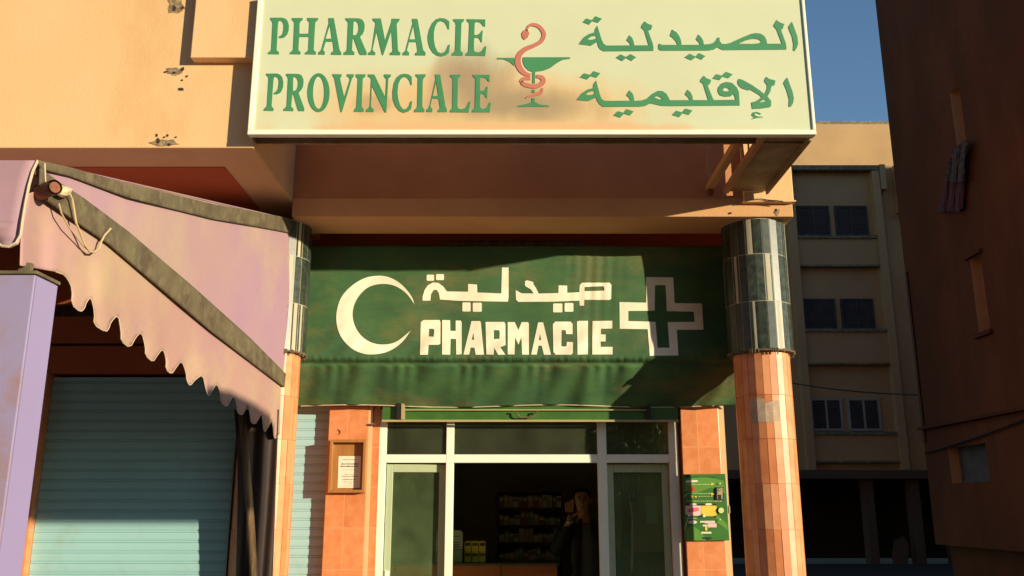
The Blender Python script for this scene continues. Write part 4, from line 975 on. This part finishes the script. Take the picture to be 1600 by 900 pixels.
# ------------------------------------------------------------------ person raising a hand
def skin_mesh(name, verts, edges, radii, m, parent, sub=2, root=0):
    org = ORG[parent.name] if parent else Vector((0, 0, 0))
    me = bpy.data.meshes.new(name); me.from_pydata([tuple(Vector(v) - org) for v in verts], edges, []); me.materials.append(m)
    o = bpy.data.objects.new(name, me); link(o)
    if not me.skin_vertices:
        bm = bmesh.new(); bm.from_mesh(me); bm.verts.layers.skin.verify(); bm.to_mesh(me); bm.free()
    for i, v in enumerate(me.skin_vertices[0].data):
        r_ = radii[i]; v.radius = r_ if isinstance(r_, tuple) else (r_, r_); v.use_root = (i == root)
    s = o.modifiers.new('skin', 'SKIN'); s.use_smooth_shade = True
    b = o.modifiers.new('sub', 'SUBSURF'); b.levels = sub; b.render_levels = sub
    if parent: o.parent = parent
    ORG[o.name] = org
    return o
PX, PY = onY(909, 785, 8.75).x, 8.75
ZT = onY(909, 762, PY).z
def pp_(dx, dy, z): return (PX + dx, PY + dy, z)
H = ZT                                     # top of head
# body (skin): head, neck, torso, legs, arms and the raised hand in one skinned figure
V = []; E = []; RR = []
def av(p, r, par=None):
    V.append(p); RR.append(r)
    if par is not None: E.append((par, len(V)-1))
    return len(V)-1
pel = av(pp_(.03, .02, .95), (.13, .09))
wst = av(pp_(.03, .02, 1.10), (.12, .085), pel); chs = av(pp_(.03, .02, 1.28), (.125, .085), wst); tor = av(pp_(.03, .02, 1.40), (.105, .065), chs)
nk = av(pp_(.02, -.01, 1.50), (.06, .06), tor); nk2 = av(pp_(.01, .0, H - .23), (.050, .052), nk)
jaw = av(pp_(.0, -.035, H - .185), (.056, .076), nk2); chk = av(pp_(0, -.03, H - .13), (.074, .092), jaw)
brw = av(pp_(0, -.02, H - .08), (.078, .098), chk); crn = av(pp_(0, -.01, H - .045), (.062, .078), brw)
for sgn in (-1, 1):
    hp = av(pp_(.03 + sgn*.09, .02, .88), (.095, .10), pel); kn = av(pp_(.03 + sgn*.10, .0, .50), (.062, .062), hp); an = av(pp_(.03 + sgn*.10, .03, .11), (.042, .042), kn); toe = av(pp_(.03 + sgn*.11, -.13, .06), (.04, .03), an)
# hand position from the photograph
hand = onY(890, 803, 8.55)
ls = av(pp_(-.15, .01, 1.385), (.055, .05), tor); le = av(pp_(-.27, -.06, 1.17), (.052, .052), ls)
wr = av((hand.x, hand.y, hand.z - .05), (.028, .024), le)
pm = av((hand.x + .003, hand.y, hand.z), (.040, .016), wr)
rs = av(pp_(.21, .01, 1.385), (.055, .05), tor); re = av(pp_(.28, .03, 1.12), (.05, .05), rs); rw = av(pp_(.26, -.05, .88), (.028, .024), re); rh = av(pp_(.255, -.07, .80), (.034, .02), rw)
for q in range(4): av(pp_(.23 + q*.016, -.085 + .004*q, .72 + .006*abs(q-1.5)), .009, rh)
person = skin_mesh('person', V, E, RR, M['skin'], None)
person.location = (0, 0, 0)
# move origin to the feet
for v in person.data.vertices: v.co -= Vector((PX, PY, .02))
person.location = (PX, PY, .02); ORG[person.name] = Vector((PX, PY, .02))
tag(person, 'man in a dark jacket and grey shirt raising one open hand inside the doorway', 'person')
# fingers: separate chains rooted in the palm
for i, (dx, ln, sp) in enumerate(((-.030, .062, -.16), (-.011, .074, -.05), (.009, .078, .04), (.028, .070, .15))):
    b0 = Vector((hand.x + dx*.8, hand.y, hand.z + .012)); d = Vector((sp, -.10, 1)).normalized()
    d2 = Vector((sp, -.30, 1)).normalized()
    p1 = b0 + d*.032; p2 = p1 + d*(ln*.5); p3 = p2 + d2*(ln*.32); p4 = p3 + d2*(ln*.22)
    skin_mesh('finger', [b0, p1, p2, p3, p4], [(0,1),(1,2),(2,3),(3,4)], [.011, .0098, .0092, .0085, .0065], M['skin'], person, 2)
b0 = Vector((hand.x + .022, hand.y - .004, hand.z - .025))
skin_mesh('thumb', [b0, b0 + Vector((.030, -.012, .018)), b0 + Vector((.056, -.018, .036)), b0 + Vector((.074, -.020, .054))], [(0,1),(1,2),(2,3)], [.013, .0115, .010, .007], M['skin'], person, 2)
# face
fc = Vector((PX - .004, PY - .118, H - .115))
mb = MB(); mb.tube([fc + Vector((0, .006, .012)), fc + Vector((0, -.010, -.018)), fc + Vector((0, -.018, -.036)), fc + Vector((0, -.002, -.044))], [.007, .011, .015, .010], 8)
mb.build('nose', M['skin'], person, smooth=True)
for sgn in (-1, 1):
    mb = MB(); mb.tube([fc + Vector((sgn*.030 - .014, .012, .004)), fc + Vector((sgn*.030, .002, .006)), fc + Vector((sgn*.030 + .014, .012, .004))], [.002, .0065, .002], 8); mb.build('eye', M['eye'], person, smooth=True)
    mb = MB(); mb.tube([fc + Vector((sgn*.030 - .02, .008, .024)), fc + Vector((sgn*.030, -.002, .030)), fc + Vector((sgn*.030 + .02, .008, .024))], [.002, .005, .002], 6); mb.build('eyebrow', M['hair'], person, smooth=True)
    mb = MB(); mb.tube([Vector((PX + sgn*.080, PY - .03, H - .145)), Vector((PX + sgn*.090, PY - .022, H - .125)), Vector((PX + sgn*.085, PY - .02, H - .10))], [.007, .013, .009], 8); mb.build('ear', M['skin'], person, smooth=True)
mb = MB(); mb.tube([fc + Vector((-.024, .014, -.068)), fc + Vector((0, -.001, -.066)), fc + Vector((.024, .014, -.068))], [.002, .006, .002], 6); mb.build('mouth', M['card_red'], person, smooth=True)
# hair: cap over the back and sides, high forehead
bm = bmesh.new(); bmesh.ops.create_uvsphere(bm, u_segments=24, v_segments=14, radius=1)
bmesh.ops.delete(bm, geom=[v for v in bm.verts if v.co.z < -.25 or (v.co.y < -.35 and v.co.z < .86) or v.co.y < -.62], context='VERTS')
me = bpy.data.meshes.new('hair')
for v in bm.verts: v.co = Vector((PX + v.co.x*.088, PY - .012 + v.co.y*.105, H - .085 + v.co.z*.088)) - ORG[person.name]
bm.to_mesh(me); bm.free(); me.materials.append(M['hair']); ho = bpy.data.objects.new('hair', me); link(ho); ho.parent = person
s = ho.modifiers.new('t', 'SOLIDIFY'); s.thickness = .006; s.offset = 1
# clothes
sh = skin_mesh('shirt', [pp_(.03,0,.93), pp_(.03,-.012,1.10), pp_(.03,-.02,1.30), pp_(.03,-.010,1.42), pp_(.02,-.010,1.475)], [(0,1),(1,2),(2,3),(3,4)], [(.155,.12),(.152,.118),(.165,.122),(.13,.095),(.068,.066)], M['shirt'], person)
V = []; E = []; RR = []
j0 = av(pp_(.03, .03, .82), (.175, .125)); j1 = av(pp_(.03, .035, 1.08), (.172, .125), j0); j2 = av(pp_(.03, .035, 1.30), (.185, .125), j1); j3 = av(pp_(.03, .04, 1.43), (.155, .095), j2)
a1 = av(pp_(-.165, .005, 1.41), (.088, .082), j3); a2 = av(pp_(-.275, -.055, 1.165), (.066, .066), a1); a3 = av((hand.x - .008, hand.y + .01, hand.z - .10), (.046, .044), a2)
c1 = av(pp_(.225, .005, 1.41), (.088, .082), j3); c2 = av(pp_(.285, .035, 1.12), (.066, .066), c1); c3 = av(pp_(.262, -.04, .90), (.046, .046), c2)
skin_mesh('jacket', V, E, RR, M['jacket'], person)
# open front edges of the jacket
for sgn in (-1, 1):
    mb = MB(); mb.tube([pp_(.03 + sgn*.055, -.075, 1.49), pp_(.03 + sgn*.085, -.128, 1.33), pp_(.03 + sgn*.10, -.135, 1.10), pp_(.03 + sgn*.11, -.125, .84)], [.02, .036, .04, .04], 10); mb.build('lapel', M['jacket'], person, smooth=True)
MB().tube([(hand.x, hand.y + .002, hand.z - .085), (hand.x, hand.y, hand.z - .062)], [.036, .034], 12).build('shirt_cuff', M['cuff'], person, smooth=True)
V = []; E = []; RR = []
t0 = av(pp_(.03, .02, .96), (.165, .125))
for sgn in (-1, 1):
    a1 = av(pp_(.03 + sgn*.09, .02, .84), (.108, .112), t0); a2 = av(pp_(.03 + sgn*.10, .0, .50), (.082, .082), a1); a3 = av(pp_(.03 + sgn*.10, .02, .12), (.072, .075), a2)
skin_mesh('trousers', V, E, RR, M['jacket'], person)

# ------------------------------------------------------------------ far apartment block beyond the alley
YD2 = 27.0
fb = thing('far_apartment_block', (10.5, YD2, 0), 'four storey tan apartment block closing the alley, only its top in sun', 'building')
zr = onY(1300, 194, YD2).z
z_g = onY(1300, 735, YD2).z
MB().box(1.0, 24, YD2, YD2 + 9, z_g, zr).build('wall', M['far'], fb)
MB().box(1.0, 24, YD2 + .02, YD2 + .3, zr, zr + .12).build('parapet_cap', M['mould'], fb)
# bay frames: shallow projecting surround around each stack of windows
def fx(px, py): return onY(px, py, YD2).x
def fz(py): return onY(1300, py, YD2).z
xL, xRr = fx(1240, 330), fx(1362, 330)
MB().box(xL - .25, xRr + .25, YD2 - .28, YD2 - .001, fz(270), fz(263)).build('ledge', M['mould'], fb)
MB().box(xL - .25, xL - .02, YD2 - .26, YD2 - .001, z_g + .01, fz(271)).build('vertical_fin', M['far'], fb)
MB().box(xRr + .02, xRr + .25, YD2 - .26, YD2 - .001, z_g + .01, fz(271)).build('vertical_fin', M['far'], fb)
for (ya, yb, wtop, wbot, kind) in ((375, 416, 322, 371, 0), (520, 568, 467, 516, 0), (680, 720, 622, 673, 1)):
    z1_, z0_ = fz(ya), fz(yb)
    MB().box(xL - .01, xRr + .01, YD2 - .16, YD2 - .001, z0_, z1_).build('spandrel', M['far'], fb)
    MB().box(xL - .012, xRr + .012, YD2 - .22, YD2 - .001, z1_ + .001, z1_ + .09).build('sill', M['mould'], fb)
    MB().box(xL - .012, xRr + .012, YD2 - .20, YD2 - .001, z0_ - .06, z0_ - .001).build('sill', M['mould'], fb)
    for (pa_, pb__) in ((1244, 1294), (1302, 1353)):
        sft = (wtop - 322) * .07 * 1.0 * .95
        xx0, xx1 = fx(pa_ + sft, wtop), fx(pb__ + sft, wtop)
        wf = MB(); zz0, zz1 = fz(wbot), fz(wtop)
        wf.box(xx0, xx0 + .07, YD2 - .05, YD2 - .002, zz0, zz1); wf.box(xx1 - .07, xx1, YD2 - .05, YD2 - .002, zz0, zz1)
        wf.box(xx0 + .071, xx1 - .071, YD2 - .05, YD2 - .002, zz1 - .07, zz1); wf.box(xx0 + .071, xx1 - .071, YD2 - .05, YD2 - .002, zz0, zz0 + .06)
        wf.box((xx0+xx1)/2 - .03, (xx0+xx1)/2 + .03, YD2 - .05, YD2 - .002, zz0 + .061, zz1 - .071)
        wo = wf.build('window', M['far_white'] if kind else M['far_pane'], fb)
        sb = MB(); nsl = 16
        for (ua, ub) in ((xx0 + .072, (xx0+xx1)/2 - .031), ((xx0+xx1)/2 + .031, xx1 - .072)):
            for q in range(nsl):
                za = zz0 + .065 + (zz1 - zz0 - .14) * q / nsl; hh = (zz1 - zz0 - .14) / nsl
                sb.quad((ua, YD2 - .035, za), (ub, YD2 - .035, za), (ub, YD2 - .012, za + hh*.98), (ua, YD2 - .012, za + hh*.98))
        sb.build('louvre', M['far_pane'], wo)
# second bay to the right, partly hidden, and ground floor
xx = fx(1372, 300)
MB().box(xx, xx + .18, YD2 - .3, YD2 - .001, fz(300), fz(262)).build('vertical_fin', M['far'], fb)
MB().box(xx + .5, xx + 3.5, YD2 - .35, YD2 - .001, fz(334), fz(262)).build('balcony_box', M['far'], fb)
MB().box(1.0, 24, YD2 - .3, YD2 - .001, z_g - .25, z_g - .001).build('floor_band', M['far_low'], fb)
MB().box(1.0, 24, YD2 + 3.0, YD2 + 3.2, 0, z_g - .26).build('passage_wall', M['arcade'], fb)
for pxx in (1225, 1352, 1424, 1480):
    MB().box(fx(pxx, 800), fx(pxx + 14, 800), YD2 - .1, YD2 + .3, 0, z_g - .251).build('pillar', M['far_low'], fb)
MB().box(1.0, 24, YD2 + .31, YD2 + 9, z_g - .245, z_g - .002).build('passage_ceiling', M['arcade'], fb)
# pale poster shape, coloured dark brown to look dim on the ground floor
solo(MB().poly([[(1397, 845), (1412, 838), (1420, 850), (1419, 900), (1400, 905), (1394, 870)]], lambda x, y: onY(x, y, YD2 - .12), (0, .02, 0)), 'poster', M['far_low'], tuple(onY(1407, 905, YD2 - .11)), 'torn pale poster, coloured dark to look dim, on the ground floor of the far block', 'poster')
# roof aerial
an = onY(1352, 194, YD2 + .6); an.z = zr
mb = MB().tube([(an.x, an.y, zr), (an.x, an.y, zr + .34)], .03, 6); mb.tube([(an.x - .45, an.y, zr + .30), (an.x + .4, an.y, zr + .30)], .015, 5)
mb.tube([(an.x - .02, an.y - .05, zr + .2), (an.x + .12, an.y + .05, zr + .36)], .05, 6); mb.tube([(an.x - .42, an.y, zr + .02), (an.x - .28, an.y, zr + .13), (an.x - .2, an.y, zr + .17)], .04, 6)
solo(mb, 'roof_aerial', M['black'], (an.x, an.y, zr), 'small dark aerial on the roof edge of the far block', 'aerial')

# ------------------------------------------------------------------ dark building on the right
XB = 8.5
def rb(px, py, off=0): return onX(px, py, XB - off)
yfar = rb(1455, 793).y
rbd = thing('side_apartment_block', (XB + 8, 15, 0), 'tall maroon brown apartment block in shade along the right of the alley', 'building')
HB = 14.3
# wall with two real slit window openings cut as frames of wall pieces
def slit(p_tl, p_br):  # returns y0,y1,z0,z1
    a = rb(*p_tl); b = rb(*p_br); return min(a.y, b.y), max(a.y, b.y), min(a.z, b.z), max(a.z, b.z)
s1 = slit((1484, 145), (1510, 222)); s2 = slit((1515, 405), (1547, 515)); s3 = slit((1481, 700), (1547, 752))
y0b, y1b = 11.0, yfar
def wall_with_holes(holes, ya, yb, za, zb):
    ysx = sorted({ya, yb, *[h[0] for h in holes], *[h[1] for h in holes]}); zsx = sorted({za, zb, *[h[2] for h in holes], *[h[3] for h in holes]})
    mb = MB()
    for i in range(len(ysx)-1):
        for j in range(len(zsx)-1):
            cy, cz = (ysx[i]+ysx[i+1])/2, (zsx[j]+zsx[j+1])/2
            if any(h[0] < cy < h[1] and h[2] < cz < h[3] for h in holes): continue
            mb.quad((XB, ysx[i], zsx[j]), (XB, ysx[i+1], zsx[j]), (XB, ysx[i+1], zsx[j+1]), (XB, ysx[i], zsx[j+1]))
    for h in holes:   # reveals
        D = .28
        mb.quad((XB, h[0], h[2]), (XB + D, h[0], h[2]), (XB + D, h[0], h[3]), (XB, h[0], h[3]), 1)
        mb.quad((XB, h[1], h[2]), (XB + D, h[1], h[2]), (XB + D, h[1], h[3]), (XB, h[1], h[3]), 1)
        mb.quad((XB, h[0], h[2]), (XB + D, h[0], h[2]), (XB + D, h[1], h[2]), (XB, h[1], h[2]), 1)
        mb.quad((XB, h[0], h[3]), (XB + D, h[0], h[3]), (XB + D, h[1], h[3]), (XB, h[1], h[3]), 1)
    return mb
zb0 = rb(1480, 852).z
wall_with_holes([s1, s2, s3], y0b, y1b, zb0, HB).build('side_wall', [M['maroon'], M['reveal']], rbd, recalc=False)
MB().box(XB + .3, 48, y0b, y1b, 0, HB - .01).build('core', M['maroon'], rbd)
MB().box(XB, XB + .299, y0b, y0b + .01, zb0, HB).build('front_strip', M['maroon'], rbd)
MB().box(XB, XB + .299, y1b - .01, y1b, zb0, HB).build('rear_strip', M['maroon'], rbd)
MB().box(XB - .02, 48.02, y0b - .02, y1b + .02, HB, HB + .15).build('roof_edge', M['maroon_low'], rbd)
for h in (s1, s2, s3):
    f = MB(); f.box(XB + .2, XB + .24, h[0], h[0] + .06, h[2], h[3]); f.box(XB + .2, XB + .24, h[1] - .06, h[1], h[2], h[3]); f.box(XB + .2, XB + .24, h[0] + .061, h[1] - .061, h[3] - .06, h[3]); f.box(XB + .2, XB + .24, h[0] + .061, h[1] - .061, h[2], h[2] + .06)
    wo = f.build('window', M['far_pane'] if h is s3 else M['reveal'], rbd)
    MB().box(XB + .215, XB + .225, h[0] + .061, h[1] - .061, h[2] + .061, h[3] - .061).build('pane', M['far_pane'], wo)
MB().box(XB - .07, XB - .001, s2[0] - .1, s2[1] + .1, s2[2] - .08, s2[2] - .001).build('sill', M['maroon_low'], rbd)
MB().box(XB - .07, XB - .001, s2[0] - .1, s2[1] + .1, s2[3] + .001, s2[3] + .07).build('lintel', M['maroon_low'], rbd)
MB().box(XB - .12, XB - .001, y0b, y1b, rb(1455, 665 + 0).z - .06, rb(1455, 665).z).build('string_course', M['maroon_low'], rbd)
# cloth hanging out of the upper slit window
hc = thing('hanging_cloth', tuple(rb(1490, 332, .1)), 'dark patterned and maroon cloths hung out to dry below the upper slit window', 'cloth')
def drape(name, loop, m, off):
    o = MB().poly([loop], lambda x, y: Vector((x, y, 0))).build(name, m, None, recalc=False); ORG[o.name] = Vector((0, 0, 0))
    refine(o, 3.0, lambda p: rb(p.x, p.y, off + .018*math.sin(p.x*.55 + p.y*.06) + .007*math.sin(p.x*1.3)) - ORG[hc.name])
    o.parent = hc; sd = o.modifiers.new('thickness', 'SOLIDIFY'); sd.thickness = .02
    return o
M['patterned'] = mat('patterned_cloth', (.10, .075, .06), .9, (.03, .018, .015), scale=16, amount=1.0)
M['maroon_cloth'] = mat('maroon_cloth', (.06, .014, .012), .9, (.04, .01, .01), scale=4)
drape('patterned_cloth', [(1493,232),(1503,222),(1514,218),(1512,232),(1508,250),(1507,284),(1490,286),(1478,282),(1481,262),(1486,246)], M['patterned'], .14)
drape('maroon_cloth', [(1479,276),(1508,280),(1505,326),(1498,331),(1484,330),(1468,332),(1471,310),(1476,292)], M['maroon_cloth'], .09)
wire('black cable sagging across the alley to the dark right block', sag(onY(1235, 598, 24), onX(1437, 617, XB + .0) + Vector((-.02, 0, 0)), .06), .018)
wire('black cable running down the rear corner of the dark right block', [Vector((XB - .03, y1b - .1, z)) for z in (rb(1410, 430).z, rb(1418, 480).z, rb(1430, 560).z, rb(1440, 620).z, rb(1448, 690).z)], .03)
wire('black cable sloping along the dark right block above its lower window', sag(rb(1445, 708, .05), rb(1602, 655, .05), .03), .018)

# ------------------------------------------------------------------ added board on a post, outlined to cast the left shutter's flat shadow
bp_ = thing('shadow_board', (3.72, 2.05, 0), 'added unseen wooden board on a round post, shaped to shade the left shutter', 'shadow board')
MB().tube([(3.72, 2.05, .001), (3.72, 2.05, 3.12)], .035, 12).build('post', M['pole'], bp_, smooth=True)
MB().poly([[(2.02, 2.56), (3.70, 2.56), (3.70, 3.17), (2.9, 3.045), (2.5, 2.99), (2.02, 2.885)]], lambda x, z: Vector((x, 1.985, z)), (0, .03, 0)).build('board', M['wood'], bp_, bevel=.01)

# ------------------------------------------------------------------ across the street, behind the camera: what the glass mirrors
ob = thing('street_block', (-6, -20, 0), 'long tall building across the street behind the photographer', 'building')
MB().box(-45, 12, -30, -20, 0, 15).build('wall', M['far'], ob)
for k in range(12):
    for fl in range(4):
        MB().box(-40 + k*4.2, -38.4 + k*4.2, -19.99, -19.95, 1.6 + fl*3.4, 3.0 + fl*3.4).build('window', M['far_pane'], ob)
def tree(x, y, h, seed, label):
    random.seed(seed)
    t = thing('street_tree', (x, y, -.14), label, 'tree', 'trees across the street')
    tk = MB().tube([(x, y, -.14), (x + .1, y, h*.3), (x - .05, y + .1, h*.55)], [.18, .13, .08], 8)
    for q in range(6):
        a = q*1.05; tk.tube([(x, y, h*(.35+.03*q)), (x + math.cos(a)*h*.14, y + math.sin(a)*h*.14, h*.6), (x + math.cos(a)*h*.24, y + math.sin(a)*h*.24, h*.78)], [.06, .04, .015], 6)
    tk.build('trunk', M['bark'], t)
    cm = MB()
    cl_ = [(random.gauss(0, .14)*h, random.gauss(0, .14)*h, random.uniform(.45, .95)*h, random.uniform(.08, .16)*h) for _ in range(16)]
    for k in range(2600):
        cx, cy, cz, r_ = random.choice(cl_); d = Vector((random.gauss(0,1), random.gauss(0,1), random.gauss(0,1))).normalized() * r_ * random.uniform(.3, 1)
        c = Vector((x + cx, y + cy, cz)) + d; n_ = Vector((random.gauss(0,1), random.gauss(0,1), random.gauss(0,1))).normalized(); u_ = n_.orthogonal().normalized()*.09; v_ = n_.cross(u_).normalized()*.05
        cm.quad(c - u_, c - v_, c + u_, c + v_)
    cm.build('crown', M['leaf'], t, recalc=False)
tree(3.2, -12, 4.6, 1, 'small bushy street tree opposite the right hand glass')
tree(-7.5, -15, 6.0, 2, 'taller street tree opposite the awning')
